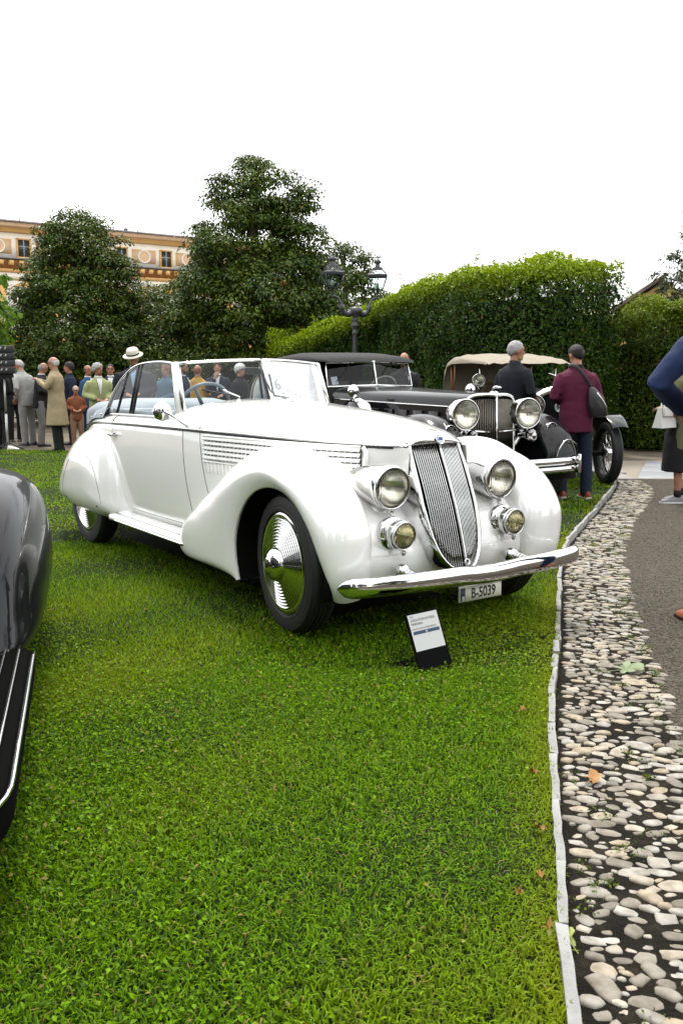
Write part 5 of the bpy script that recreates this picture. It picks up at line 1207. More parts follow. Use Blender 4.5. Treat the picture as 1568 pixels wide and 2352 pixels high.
    MB().tube([(0.05, -0.6, 0.38), (0.05, 0.6, 0.38)], 0.03, 8).build('front_axle', M_dark, C)
    for s in (-1, 1): MB().tube([(0.45, s*0.28, 0.42), (0.1, s*0.28, 0.50), (-1.9, s*0.3, 0.5)], 0.03, 6).build('chassis_rail', M_dark, C)
    return C
tan_tourer()

def near_black_car():
    # car standing beside the photographer: its left wing and ribbed running board are in the picture
    C = thing('black_coupe', 'glossy black car with chrome-ribbed running board beside the shaded near lawn', 'car', (-2.26, 4.05, 0), math.atan2(-0.963, 0.27))
    cr_ = spl([-14, 0, 20, 45, 70, 100, 130, 155, 180, 194], [0.70, 0.66, 0.61, 0.585, 0.575, 0.59, 0.64, 0.72, 0.80, 0.78]); lp = spl([-14, 90, 194], [0.40, 0.40, 0.42])
    for s in (1,):
        # closed rear wing: dome with outer skirt
        out = crom([(0.98, 0, 0.27), (0.95, 0, 0.44), (0.82, 0, 0.68), (0.54, 0, 0.86), (0.16, 0, 0.945), (-0.25, 0, 0.94), (-0.60, 0, 0.84), (-0.95, 0, 0.66), (-1.25, 0, 0.42), (-1.30, 0, 0.28), (-0.8, 0, 0.22), (0.2, 0, 0.24)], 5, closed=True); cc = Vector((-0.18, 0, 0.5))
        qs = [math.sin(R(90)*k/14)**0.75 for k in range(15)]
        rf = MB().grid([[Vector((cc.x+(p.x-cc.x)*q, s*(0.52+0.39*max(0, 1-q**3.4)**(1/3.4)), cc.z+(p.z-cc.z)*q)) for p in out] for q in qs]+[[Vector((p.x, s*0.40, p.z)) for p in out]], cv=True).build('rear_fender', M_black, C)
        wheel(C, 0.0, s*0.66, 0.345, 0.35, 0.16, s, disc=True, rim_r=0.23, cap=False)
        # running board: dished, with chrome ribs, curving away at its front end
        def rb_pt(x, f): 
            e = max(0.0, (x-2.05)/0.60); yo = 0.875-0.40*e**2.2; return (x, s*(0.50*(1-f)+yo*f), 0.335+0.015*math.sin(math.pi*f)-0.06*max(0, f-0.9)*10*0.5+0.10*e*e)
        bd = MB().grid([[rb_pt(x, f) for f in lin(10)]+[(rb_pt(x, 1)[0], rb_pt(x, 1)[1]-s*0.005, 0.24)] for x in lin(30, 0.85, 2.65)]).build('running_board', mat('ribbed_rubber', (0.002, 0.002, 0.002), 0.9, spec=0.03), C)
        for f, r in ((0.975, 0.013), (0.85, 0.008), (0.72, 0.007)):
            MB().tube([Vector(rb_pt(x, f))+Vector((0, 0, 0.012)) for x in lin(30, 0.88, 2.63)], r, 8, flat=0.6).build('board_rib', M_chrome, bd)
    # hull
    rows = []
    for x, wd, z1 in ((-1.9, 0.20, 0.55), (-1.7, 0.45, 0.80), (-1.2, 0.60, 1.05), (-0.6, 0.66, 1.30), (0.0, 0.66, 1.48), (0.6, 0.64, 1.52), (1.2, 0.60, 1.50), (1.55, 0.56, 1.42), (1.9, 0.52, 1.08), (2.5, 0.42, 1.02), (3.1, 0.30, 0.95)):
        row = [(x, -wd*0.96, 0.30)]
        for k in range(21):
            a = math.pi*k/20; ca, sa = math.cos(a), math.sin(a); row.append((x, -math.copysign(abs(ca)**0.45, ca)*wd, 0.40+(z1-0.40)*sa**0.6))
        row.append((x, wd*0.96, 0.30)); rows.append(row)
    b = MB().grid(rows); b.f.append(tuple(range(23))); b.f.append(tuple(len(b.v)-23+k for k in range(23))); b.build('body', M_black, C)
    wheel(C, 0.0, -0.66, 0.345, 0.35, 0.16, -1, disc=True, rim_r=0.23, cap=False); wheel(C, 2.75, -0.62, 0.345, 0.35, 0.16, -1, disc=True, rim_r=0.23, cap=False)
    return C
near_black_car()

# ---------------------------------------------------------------- information stand on the lawn
def info_stand():
    S = thing('information_stand', 'small black tilted stand with white printed card on the grass before the bumper', 'sign', (0.452, 4.195, 0), R(38))
    bk = mat('black_metal', (0.002, 0.002, 0.0025), 0.7, spec=0.06)
    til = Matrix.Rotation(R(-24), 3, 'X')
    def pt(u, v, d=0.0): return til @ Vector((u, -d, v))
    hw_, hh_ = 0.105, 0.292
    f = MB(); f.add([pt(-hw_, -0.02), pt(hw_, -0.02), pt(hw_, hh_), pt(-hw_, hh_), pt(-hw_, -0.02, -0.008), pt(hw_, -0.02, -0.008), pt(hw_, hh_, -0.008), pt(-hw_, hh_, -0.008)], [(0, 1, 2, 3), (7, 6, 5, 4), (0, 4, 5, 1), (1, 5, 6, 2), (2, 6, 7, 3), (3, 7, 4, 0)])
    f.build('panel', bk, S, smooth=False)
    MB().box((0.0, 0.09, 0.010), (2*hw_, 0.22, 0.006)).build('base_plate', bk, S)
    MB().tube([pt(-hw_, hh_-0.004, -0.006), pt(hw_, hh_-0.004, -0.006)], 0.005, 6).build('top_fold', bk, S)
    cw = 0.094; c0, c1 = 0.108, 0.282
    cd = MB().add([pt(-cw, c0, 0.0016), pt(cw, c0, 0.0016), pt(cw, c1, 0.0016), pt(-cw, c1, 0.0016)], [(0, 1, 2, 3)]).build('card', mat('card_paper', (0.45, 0.46, 0.45), 0.5), S)
    MB().add([pt(-cw+0.010, 0.186, 0.0022), pt(cw-0.010, 0.186, 0.0022), pt(cw-0.010, 0.202, 0.0022), pt(-cw+0.010, 0.202, 0.0022)], [(0, 1, 2, 3)]).build('blue_band', mat('card_blue', (0.005, 0.03, 0.075), 0.5), cd)
    ink = mat('card_ink', (0.04, 0.04, 0.045), 0.6); rot = (R(90-24), 0, 0)
    for b, sz, u, v, sx in (('1937', 0.0145, -cw+0.010, 0.270, 0.8), ('LANCIA ASTURA 4TH SERIES', 0.0175, -cw+0.010, 0.2535, 0.70), ('PININFARINA', 0.0175, -cw+0.010, 0.235, 0.70), ("ENTRANT: NICOLAS D'IETEREN (BELGIUM)", 0.0110, -cw+0.010, 0.2115, 0.72)):
        text(b, sz, ink, cd, pt(u, v, 0.0024), rot, sx=sx)
    text('06', 0.0165, mat('card_white_ink', (0.6, 0.6, 0.6), 0.6), cd, pt(0.0, 0.1937, 0.0028), rot, align='CENTER', sx=0.8)
    return S
info_stand()
# ---------------------------------------------------------------- loudspeaker column at the lawn's back edge
def speakers():
    S = thing('loudspeaker_column', 'black stacked loudspeaker boxes on a slim pole stand by the gravel', 'loudspeaker', (-6.05, 16.75, -0.05), R(15))
    bk = mat('speaker_black', (0.014, 0.014, 0.015), 0.5, bump=0.2, bscale=200); po = mat('pole_grey', (0.42, 0.42, 0.40), 0.4, 0.6)
    for k in range(4):
        z = 1.46+0.125*k
        b = MB().box((-0.12, 0, z), (0.62, 0.34, 0.118), bev=0.012).build('speaker_box', bk, S)
        for q in (-0.02, 0.06): MB().box((q, -0.175, z+0.012), (0.022, 0.02, 0.045), rot=Matrix.Rotation(0.5, 3, 'Y'), bev=0.004).build('latch', po, b)
    MB().box((0.05, 0, 1.365), (0.22, 0.16, 0.07), bev=0.01).build('pole_bracket', bk, S)
    MB().tube([(0, 0, 0.06), (0, 0, 0.72)], 0.022, 10).build('pole', po, S); MB().tube([(0, 0, 0.70), (0, 0, 1.36)], 0.017, 10).build('pole', po, S)
    MB().lathe([(0.028, 0), (0.032, 0.02), (0.028, 0.04)], 14, origin=(0, 0, 0.69)).build('collar', bk, S)
    for k in range(3):
        a = R(20+120*k); MB().tube([(0, 0, 0.18), (0.30*math.cos(a), 0.30*math.sin(a), 0.015)], 0.012, 6).build('leg', bk, S)
    MB().box((0.10, -0.16, 0.05), (0.20, 0.12, 0.09), rot=Matrix.Rotation(0.3, 3, 'Y'), bev=0.02).build('sandbag', mat('white_cloth', (0.7, 0.7, 0.68), 0.9), S)
    return S
speakers()

# ---------------------------------------------------------------- people
from mathutils import noise as mnoise
PENDING = []
SKIN = {'pale': (0.36, 0.185, 0.125), 'tan': (0.26, 0.12, 0.07), 'warm': (0.31, 0.145, 0.09)}
_sk = {}
def skin(k):
    if k not in _sk: _sk[k] = mat('skin_'+k, SKIN[k], 0.5, var=0.10, vscale=14)
    return _sk[k]
_cl = {}
def cloth(c, rough=0.85):
    k = (c, rough)
    if k not in _cl: _cl[k] = mat('cloth', tuple(0.78*v for v in c), rough, var=0.12, vscale=7, bump=0.15, bscale=220, spec=0.25)
    return _cl[k]
_hm = {}
def hairm(c):
    if c not in _hm: _hm[c] = mat('hair', tuple(0.8*v if v > 0.2 else 0.4*v for v in c), 0.55, var=0.25, vscale=28, bump=0.8, bscale=130, spec=0.3)
    return _hm[c]
def remesh(o, vox, wrinkle=0.0, fold=None):
    PENDING.append((o, vox, wrinkle, fold)); return o

POSES = {  # elbow, wrist for the left side (y mirrored for the right), z for a 1.75 m figure
    'hang': ((-0.03, 0.245, 1.15), (0.04, 0.255, 0.91)), 'front': ((-0.02, 0.27, 1.17), (0.23, 0.09, 1.10)), 'high': ((0.10, 0.26, 1.20), (0.30, 0.05, 1.33)),
    'chin': ((0.13, 0.20, 1.17), (0.17, 0.05, 1.43)), 'pocket': ((-0.08, 0.27, 1.16), (0.07, 0.215, 0.95)), 'out': ((-0.02, 0.36, 1.20), (0.24, 0.13, 1.06)), 'fold': ((0.05, 0.26, 1.14), (0.22, -0.05, 1.18))}

def person(label, loc, face, H=1.72, sk='pale', left='hang', right='hang', jacket=(0.02, 0.02, 0.025), trousers=(0.03, 0.03, 0.035), shoes=(0.015, 0.013, 0.012), hair=(0.03, 0.025, 0.02), style='short',
           hem=0.80, flare=0.0, lean=0.0, turn=0.0, nod=0.0, shirt=None, tie=None, glasses=None, hat=None, vox=0.017, near=False, beard=None, skirt=None, bare=False, group='show visitors', build=1.0, stance=0.10, step=0.0, sole=None, coat_name='jacket', collar=None, detail=True, jrough=0.85):
    P = thing('person', label, 'person', loc, face, group); S = H/1.75
    hr = Matrix.Rotation(turn, 3, 'Z') @ Matrix.Rotation(nod, 3, 'Y'); hc = Vector((0.012, 0, 1.585))
    def xf(v, head=False):
        v = Vector(v)
        if head: v = hc+hr @ (v-hc)
        k = max(0.0, v.z-0.95); return Vector((v.x+lean*k, v.y, v.z-0.25*abs(lean)*k*k))*S
    def done(mb, name, m, head=False, par=None, vx=None, wr=0.0, smooth=True):
        mb.v = [tuple(xf(p, head)) for p in mb.v]; o = mb.build(name, m, par or P, smooth=smooth)
        if vx: remesh(o, vx*S, wr)
        return o
    # joints
    arm = {}
    for s, ps in ((1, left), (-1, right)):
        e, w_ = POSES[ps]; arm[s] = (Vector((0.0, s*0.175*build, 1.385)), Vector((e[0], s*e[1]*(0.5+0.5*build), e[2])), Vector((w_[0], s*w_[1], w_[2])))
    leg = {s: (Vector((0, s*0.092, 0.93)), Vector((0.02+0.5*s*step, s*(stance+0.005), 0.49)), Vector((-0.02+s*step, s*stance, 0.075))) for s in (1, -1)}
    # ---- body: one continuous skin
    b = MB()
    def hb(*a, **k):
        q = MB(); q.ball(*a, **k); q.v = [tuple(hc+hr @ (Vector(p)-hc)) for p in q.v]; b.add(q.v, q.f)
    hb((0.0, 0, 1.655), (0.098, 0.077, 0.098), 16, 12); hb((0.025, 0, 1.595), (0.070, 0.060, 0.072), 14, 10); hb((0.055, 0, 1.560), (0.038, 0.040, 0.032), 10, 8)
    hb((0.103, 0, 1.625), (0.020, 0.013, 0.022), 8, 6); hb((0.092, 0, 1.650), (0.016, 0.011, 0.028), 8, 6)
    hb((0.085, 0, 1.582), (0.018, 0.026, 0.010), 8, 6); hb((0.080, 0, 1.680), (0.022, 0.052, 0.012), 10, 6)
    for s in (-1, 1): hb((0.0, s*0.079, 1.632), (0.020, 0.012, 0.032), 8, 6)
    b.tube([(-0.012, 0, 1.40), (-0.008, 0, 1.50), (0.005, 0, 1.60)], [0.075, 0.058, 0.055], 12)
    b.tube([(0, 0, 0.90), (0, 0, 1.05), (0, 0, 1.30), (0, 0, 1.43)], [0.13, 0.125, 0.13, 0.08], 14, flat=1.0)
    for s in (-1, 1):
        a, e, w_ = arm[s]; b.tube([a, a.lerp(e, 0.5), e, e.lerp(w_, 0.4), w_], [0.052, 0.046, 0.039, 0.038, 0.027], 10)
        d = (w_-e).normalized(); up_ = Vector((0, 0, 1)) if abs(d.z) < 0.8 else Vector((1, 0, 0)); sd = d.cross(up_).normalized(); nn = sd.cross(d)
        if s < 0: sd = -sd
        pc = w_+d*0.050; rot = Matrix((d, sd, nn)).transposed()
        b.ball(pc, (0.052, 0.042, 0.017), 10, 8, rot=rot); b.tube([w_-d*0.02, w_+d*0.03], [0.028, 0.026], 8)
        for k, (o_, L) in enumerate(((-0.030, 0.060), (-0.010, 0.072), (0.010, 0.068), (0.029, 0.052))):
            r0 = w_+d*0.085+sd*o_; b.tube([r0, r0+d*L*0.5-nn*0.006, r0+d*L*0.8-nn*0.028], [0.0105, 0.0095, 0.008], 6)
        t0 = w_+d*0.03-sd*0.036; b.tube([t0, t0+d*0.030-sd*0.022-nn*0.008, t0+d*0.062-sd*0.020-nn*0.020], [0.013, 0.011, 0.009], 6)
        h_, k_, f_ = leg[s]; b.tube([h_, h_.lerp(k_, 0.5), k_, k_.lerp(f_, 0.35), f_], [0.085, 0.072, 0.052, 0.050, 0.034], 10)
        b.tube([f_+Vector((-0.05, 0, -0.03)), f_+Vector((0.06, 0, -0.042)), f_+Vector((0.15, s*0.012, -0.058))], [0.034, 0.036, 0.018], 8)
    done(b, 'body', skin(sk), vx=0.011 if near else 0.014)
    # ---- eyes and brows
    if detail:
        for s in (-1, 1):
            MBe = MB().ball((0.083, s*0.032, 1.655), (0.010, 0.014, 0.008), 8, 6); done(MBe, 'eye', cloth((0.03, 0.025, 0.02), 0.3), True)
            done(MB().tube([(0.088, s*0.016, 1.679), (0.087, s*0.034, 1.683), (0.076, s*0.052, 1.676)], 0.0045, 5), 'eyebrow', cloth(tuple(0.6*c for c in hair)), True)
        done(MB().tube([(0.093, -0.024, 1.583), (0.101, 0, 1.582), (0.093, 0.024, 1.583)], 0.0045, 5), 'mouth', cloth((0.26, 0.09, 0.075), 0.5), True)
    # ---- hair
    def cap(lim, sc=1.05, nz=0.005, back=True):
        mb = MB(); rows = []; n, m_ = 40, 18; g = random.Random(int(abs(loc[0])*97+H*1000))
        for i in range(m_+1):
            row = []
            for k in range(n):
                a = 2*math.pi*k/n; top = lim(a)+R(5)*mnoise.noise(Vector((6*math.cos(a), 6*math.sin(a), loc[0]*3)))+R(g.uniform(-2.5, 2.5)); el = math.pi/2-(math.pi/2-top)*i/m_
                c, s_ = math.cos(el), math.sin(el); jt = g.uniform(-nz, nz)*0.5+nz*1.3*mnoise.noise(Vector((9*math.cos(a)*c, 9*math.sin(a)*c, 6*s_+loc[0])))-(0.006 if i == m_ else 0.002 if i == m_-1 else 0)
                row.append(((0.098*sc+jt)*c*math.cos(a)-0.004, (0.079*sc+jt)*c*math.sin(a), 1.655+(0.099*sc+jt)*s_))
            rows.append(row)
        mb.grid(rows, cv=True); return mb
    if style == 'short': done(cap(lambda a: R(40)-R(100)*(0.5-0.5*math.cos(a))**0.9), 'hair', hairm(hair), True)
    elif style == 'full': done(cap(lambda a: R(28)-R(82)*(0.5-0.5*math.cos(a))**0.7, 1.13, 0.011), 'hair', hairm(hair), True)
    elif style == 'long': done(cap(lambda a: R(26)-R(108)*(0.5-0.5*math.cos(a))**0.6, 1.13, 0.010), 'hair', hairm(hair), True)
    elif style == 'bald':
        rows = []
        for i in range(7):
            el = R(18-56*i/6); row = []
            for k in range(17):
                a = R(75+210*k/16); row.append((0.1025*math.cos(el)*math.cos(a)-0.003, 0.083*math.cos(el)*math.sin(a), 1.655+0.102*math.sin(el)))
            rows.append(row)
        done(MB().grid(rows), 'hair', hairm(hair), True)
    if beard:
        rows = []
        for i in range(6):
            z = 1.592-0.052*i/5; row = []
            for k in range(13):
                a = R(-88+176*k/12); q = 1.02 if i < 5 else 0.8; row.append((0.022+0.074*q*math.cos(a), 0.066*q*math.sin(a), z-0.006*math.cos(a)))
            rows.append(row)
        done(MB().grid(rows), 'beard', hairm(beard), True)
    if glasses:
        g_m = cloth(glasses, 0.3); q = MB()
        for s in (-1, 1):
            q.tube([(0.103, s*0.034+0.022*math.cos(a), 1.652+0.017*math.sin(a)) for a in [2*math.pi*k/12 for k in range(12)]], 0.0032, 5, closed=True)
            q.tube([(0.100, s*0.056, 1.656), (0.04, s*0.083, 1.655), (0.0, s*0.085, 1.648)], 0.003, 5)
        q.tube([(0.105, -0.012, 1.656), (0.105, 0.012, 1.656)], 0.003, 5); done(q, 'glasses', g_m, True)
    if hat == 'panama':
        q = MB().lathe([(0.165, -0.010), (0.170, -0.004), (0.150, 0.004), (0.108, 0.010), (0.104, 0.045), (0.098, 0.085), (0.080, 0.105), (0.04, 0.098), (0, 0.090)], 28, origin=(0, 0, 1.705)); q.v = [(x*1.08, y*0.92, z) for x, y, z in q.v]
        hb_ = done(q, 'hat', cloth((0.70, 0.66, 0.56)), True)
        q = MB().lathe([(0.110, 0.012), (0.1065, 0.036)], 28, origin=(0, 0, 1.705)); q.v = [(x*1.085, y*0.925, z) for x, y, z in q.v]; done(q, 'hat_band', cloth((0.05, 0.045, 0.04)), True)
    if hat == 'cap':
        q = cap(lambda a: R(8), 1.12, 0.0); q.tube([(0.07, 0, 1.672), (0.16, 0, 1.662)], [0.07, 0.045], 14, flat=0.10, up=(0, 1, 0)); done(q, 'cap', cloth((0.50, 0.38, 0.27)), True)
    # ---- jacket or coat
    j = MB(); bw = build
    def ring(z, rx, ry, x0=0.0, n=24): return [(x0+rx*math.copysign(abs(math.cos(a))**0.85, math.cos(a)), ry*math.copysign(abs(math.sin(a))**0.85, math.sin(a)), z) for a in [2*math.pi*k/n for k in range(n)]]
    zh = hem; rows = []
    for z, rx, ry in ((zh, 0.145+flare, 0.185+flare), (zh+(1.0-zh)*0.5, 0.142+flare*0.5, 0.185+flare*0.5), (1.0, 0.140, 0.182), (1.10, 0.134, 0.176), (1.22, 0.140, 0.192), (1.33, 0.138, 0.203), (1.395, 0.122, 0.200), (1.435, 0.100, 0.165), (1.47, 0.080, 0.105), (1.505, 0.067, 0.070)):
        rows.append(ring(z, rx*(0.75+0.25*bw), ry*bw, -0.004))
    j.grid(rows, cv=True); j.f.append(tuple(range(24))); j.f.append(tuple(len(j.v)-24+k for k in range(24)))
    for s in (-1, 1):
        a, e, w_ = arm[s]; d = (w_-e).normalized()
        j.tube([a+Vector((0, -s*0.05, 0.005)), a+Vector((0, 0.0, 0.0)), a.lerp(e, 0.25), a.lerp(e, 0.55), e, e.lerp(w_, 0.5), w_-d*0.006], [0.050, 0.066, 0.070, 0.064, 0.057, 0.053, 0.046], 14)
    jo = done(j, coat_name, cloth(jacket, jrough), vx=0.012 if near else vox, wr=0.007)
    # shirt front and collar
    if shirt:
        rows = []
        for i in range(8):
            t = i/7; z = 1.475-0.30*t; hw_ = 0.050*(1-t)+0.004; xx = spl([1.17, 1.22, 1.33, 1.395, 1.435, 1.475], [0.137, 0.140, 0.138, 0.122, 0.100, 0.078])(z)+0.012
            rows.append([(xx*(0.75+0.25*bw)+0.006-0.010*(q*q), q*hw_, z) for q in (-1, -0.5, 0, 0.5, 1)])
        so = done(MB().grid(rows), 'shirt_front', cloth(shirt))
        if tie: done(MB().tube([(0.094, 0, 1.455), (0.135, 0, 1.36), (0.156, 0, 1.20)], [0.016, 0.018, 0.026], 8, flat=0.25, up=(0, 1, 0)), 'tie', cloth(tie, 0.5))
    cq = collar or (shirt if shirt else tuple(c*0.8 for c in jacket))
    done(MB().lathe([(0.071, 0.0), (0.069, 0.028), (0.063, 0.038), (0.060, 0.028)], 20, origin=(-0.004, 0, 1.488), axis=(0.12, 0, 1)), 'collar', cloth(cq))
    # ---- trousers or skirt
    if skirt:
        q = MB(); rows = [ring(z, rx, ry, 0) for z, rx, ry in ((skirt[1], 0.19, 0.20), (0.70, 0.175, 0.195), (0.92, 0.145, 0.180), (1.02, 0.12, 0.15))]; q.grid(rows, cv=True); q.f.append(tuple(range(24))); q.f.append(tuple(len(q.v)-24+k for k in range(24)))
        done(q, 'skirt', cloth(skirt[0]), vx=vox, wr=0.006)
    else:
        q = MB(); rows = [ring(z, rx, ry, 0) for z, rx, ry in ((0.86, 0.115, 0.165), (0.95, 0.128, 0.172), (1.04, 0.122, 0.160))]; q.grid(rows, cv=True); q.f.append(tuple(range(24))); q.f.append(tuple(len(q.v)-24+k for k in range(24)))
        for s in (-1, 1):
            h_, k_, f_ = leg[s]; q.tube([h_+Vector((0, 0, 0.02)), h_.lerp(k_, 0.4), k_, k_.lerp(f_, 0.5), f_+Vector((0.005, 0, -0.03))], [0.102, 0.094, 0.076, 0.070, 0.068], 14)
        done(q, 'trousers', cloth(trousers), vx=0.013 if near else vox, wr=0.006)
    # ---- shoes
    for s in (-1, 1):
        f_ = leg[s][2]; q = MB(); rows = []
        for x, w_, z1 in ((-0.075, 0.022, 0.055), (-0.065, 0.036, 0.085), (-0.03, 0.040, 0.095), (0.03, 0.040, 0.085), (0.09, 0.046, 0.062), (0.14, 0.046, 0.050), (0.18, 0.036, 0.038), (0.198, 0.016, 0.024)):
            rows.append([(f_.x+x, f_.y+w_*math.cos(a)+s*0.012*max(0, x)/0.2, 0.012+(z1-0.012)*max(0, math.sin(a))**0.8) for a in [math.pi*k/10 for k in range(11)]])
        q.grid(rows); q.f.append(tuple(range(11))); q.f.append(tuple(len(q.v)-11+k for k in range(11)))
        sh = done(q, 'shoe', cloth(shoes, 0.4)); 
        rows = [[(v[0]+(v[0]-f_.x)*0.02, f_.y+(v[1]-f_.y)*1.06, zz) for v in [(f_.x+x, f_.y+w_*sg+s*0.012*max(0, x)/0.2) for x, w_ in ((-0.078, 0.024), (-0.06, 0.038), (0.03, 0.041), (0.12, 0.047), (0.18, 0.038), (0.202, 0.014)) for sg in (1,)]+[(f_.x+x, f_.y-w_+s*0.012*max(0, x)/0.2) for x, w_ in ((0.202, 0.014), (0.18, 0.038), (0.12, 0.047), (0.03, 0.041), (-0.06, 0.038), (-0.078, 0.024))]] for zz in (-0.004, 0.018)]
        q = MB().grid(rows, cv=True); q.f.append(tuple(range(12))); q.f.append(tuple(12+k for k in range(12))); done(q, 'sole', cloth(sole or (0.02, 0.018, 0.016), 0.6), par=sh, smooth=False)
        if bare: done(MB().tube([f_+Vector((0, 0, 0.0)), f_+Vector((0, 0, 0.075))], [0.043, 0.044], 12), 'sock', cloth((0.015, 0.015, 0.016)))
    return P
def at(px, Y, z=0.0): return ((px-784)/2120*(0.9885*Y+(1.4-z-0.8)*0.151), Y, z)
G0 = -0.055
D180, D90 = math.pi, math.pi/2
TOCAM = -D90      # facing the camera is world -Y
# crowd on the gravel behind the lawn
person('bald man in a long beige trench coat holding up a phone in both hands', at(131, 16.75, G0), R(183), 1.70, 'pale', 'high', 'high', (0.36, 0.29, 0.17), (0.015, 0.022, 0.019), hair=(0.55, 0.52, 0.48), style='bald', hem=0.50, flare=0.055, glasses=(0.05, 0.045, 0.04), build=1.12, coat_name='trench_coat', lean=0.02, nod=0.1, jrough=0.7)
person('man in a pale grey suit stooping with hand in pocket', at(63, 18.2, G0), R(150), 1.70, 'warm', 'pocket', 'hang', (0.36, 0.36, 0.345), (0.29, 0.28, 0.265), (0.03, 0.03, 0.03), (0.40, 0.38, 0.36), 'short', lean=0.22, nod=0.35, turn=0.4)
person('bald man in a black jacket and grey trousers beside the trench coat', at(93, 18.0, G0), R(20), 1.62, 'tan', 'front', 'front', (0.02, 0.02, 0.022), (0.22, 0.21, 0.20), hair=(0.30, 0.28, 0.26), style='bald', lean=0.10, nod=0.3, shirt=(0.6, 0.6, 0.6))
person('man in a black suit with white shirt and orange tie', at(33, 19.2, G0), R(-50), 1.66, 'pale', 'hang', 'pocket', (0.014, 0.014, 0.016), (0.016, 0.016, 0.018), hair=(0.35, 0.33, 0.30), style='short', shirt=(0.70, 0.72, 0.72), tie=(0.55, 0.24, 0.05))
person('person all in black standing behind the speaker pole', at(3, 17.4, G0), R(60), 1.64, 'pale', 'hang', 'front', (0.012, 0.012, 0.013), (0.012, 0.012, 0.013), hair=(0.20, 0.18, 0.16), style='short')
person('person in navy jacket hidden behind the trench coat', at(163, 18.4, G0), R(200), 1.62, 'warm', 'hang', 'front', (0.018, 0.025, 0.05), (0.02, 0.022, 0.032), hair=(0.06, 0.04, 0.03), style='full')
person('child in a beige cap, orange plaid top and tan trousers', at(176, 17.5, G0), R(-70), 1.17, 'warm', 'front', 'front', (0.24, 0.085, 0.04), (0.30, 0.18, 0.11), (0.1, 0.05, 0.03), (0.15, 0.08, 0.05), 'short', hat='cap', build=0.95)
person('man in a bright blue suit with white shirt beside the lime jacket', at(205, 17.8, G0), R(-20), 1.56, 'tan', 'front', 'hang', (0.025, 0.075, 0.17), (0.02, 0.05, 0.12), hair=(0.05, 0.04, 0.035), style='bald', shirt=(0.72, 0.72, 0.72), turn=-0.2)
person('grey-haired woman in a lime green jacket looking at her phone', at(229, 15.6, G0), R(-62), 1.58, 'tan', 'front', 'front', (0.34, 0.37, 0.17), (0.2, 0.2, 0.17), hair=(0.42, 0.42, 0.41), style='full', shirt=(0.75, 0.75, 0.75), turn=0.55, build=0.98)
person('dark-haired man with black glasses standing behind the lime jacket', at(257, 17.6, G0), R(-80), 1.58, 'warm', 'hang', 'hang', (0.018, 0.022, 0.035), (0.02, 0.02, 0.03), hair=(0.03, 0.02, 0.018), style='short', glasses=(0.02, 0.02, 0.02), shirt=(0.70, 0.72, 0.75))
person('man in a cream panama hat and dark navy coat with blue shirt', at(312, 14.7, G0), R(-85), 1.75, 'warm', 'front', 'front', (0.016, 0.020, 0.030), (0.02, 0.022, 0.03), hair=(0.20, 0.16, 0.13), style='short', hat='panama', shirt=(0.30, 0.42, 0.60), build=1.32, nod=0.35, turn=-0.25)
person('person in a teal blue jacket behind the raised side window', at(384, 16.4, G0), R(-120), 1.56, 'tan', 'front', 'hang', (0.05, 0.12, 0.19), (0.03, 0.035, 0.05), hair=(0.22, 0.16, 0.10), style='full')
person('dark-haired bearded man in navy seen in profile behind the white pillar', at(421, 15.6, G0), R(5), 1.60, 'tan', 'hang', 'hang', (0.018, 0.025, 0.045), (0.02, 0.02, 0.03), hair=(0.025, 0.018, 0.014), style='short', beard=(0.05, 0.035, 0.03), shirt=(0.45, 0.58, 0.72))
person('bald man in an ochre jacket seen from behind', at(456, 17.2, G0), R(75), 1.56, 'tan', 'front', 'front', (0.46, 0.26, 0.055), (0.08, 0.07, 0.05), hair=(0.25, 0.16, 0.11), style='bald', collar=(0.30, 0.17, 0.04))
person('brown-haired man in dark navy resting his chin on his hand', at(501, 17.2, G0), R(-85), 1.62, 'pale', 'front', 'chin', (0.02, 0.025, 0.042), (0.02, 0.022, 0.03), hair=(0.09, 0.045, 0.025), style='full', shirt=(0.72, 0.74, 0.78))
person('white-haired person with glasses in a black top turning right', at(553, 15.7, G0), R(-25), 1.57, 'pale', 'front', 'hang', (0.016, 0.016, 0.018), (0.02, 0.02, 0.022), hair=(0.70, 0.70, 0.70), style='full', glasses=(0.03, 0.03, 0.03))
person('person in a pale beige coat past the white hair', at(592, 17.8, G0), R(30), 1.50, 'warm', 'hang', 'hang', (0.36, 0.31, 0.25), (0.2, 0.18, 0.15), hair=(0.16, 0.11, 0.07), style='full')
person('red-haired balding man half hidden behind the black soft top', at(927, 15.0, 0.0 if False else G0), R(-110), 1.74, 'warm', 'hang', 'hang', (0.03, 0.03, 0.035), (0.03, 0.03, 0.035), hair=(0.30, 0.12, 0.05), style='bald')
# the two men by the parked cars
person('grey-haired bearded man in a black suit turning his head to the right', (2.03, 10.95, 0.0), R(38), 1.74, 'tan', 'hang', 'front', (0.012, 0.014, 0.020), (0.012, 0.013, 0.018), hair=(0.36, 0.355, 0.35), style='short', beard=(0.30, 0.22, 0.18), turn=-0.55, near=True, vox=0.014, build=1.0, shirt=(0.03, 0.03, 0.035), nod=0.12)
mr = person('man in a maroon blazer and dark jeans seen from behind', (2.58, 10.22, 0.0), R(100), 1.685, 'warm', 'front', 'front', (0.085, 0.010, 0.032), (0.012, 0.019, 0.038), (0.22, 0.05, 0.02), (0.022, 0.018, 0.016), 'short', hem=0.76, near=True, vox=0.014, collar=(0.01, 0.01, 0.011), turn=0.25, nod=0.25, lean=0.05, sole=(0.75, 0.75, 0.73), stance=0.13, step=0.05, build=1.05)
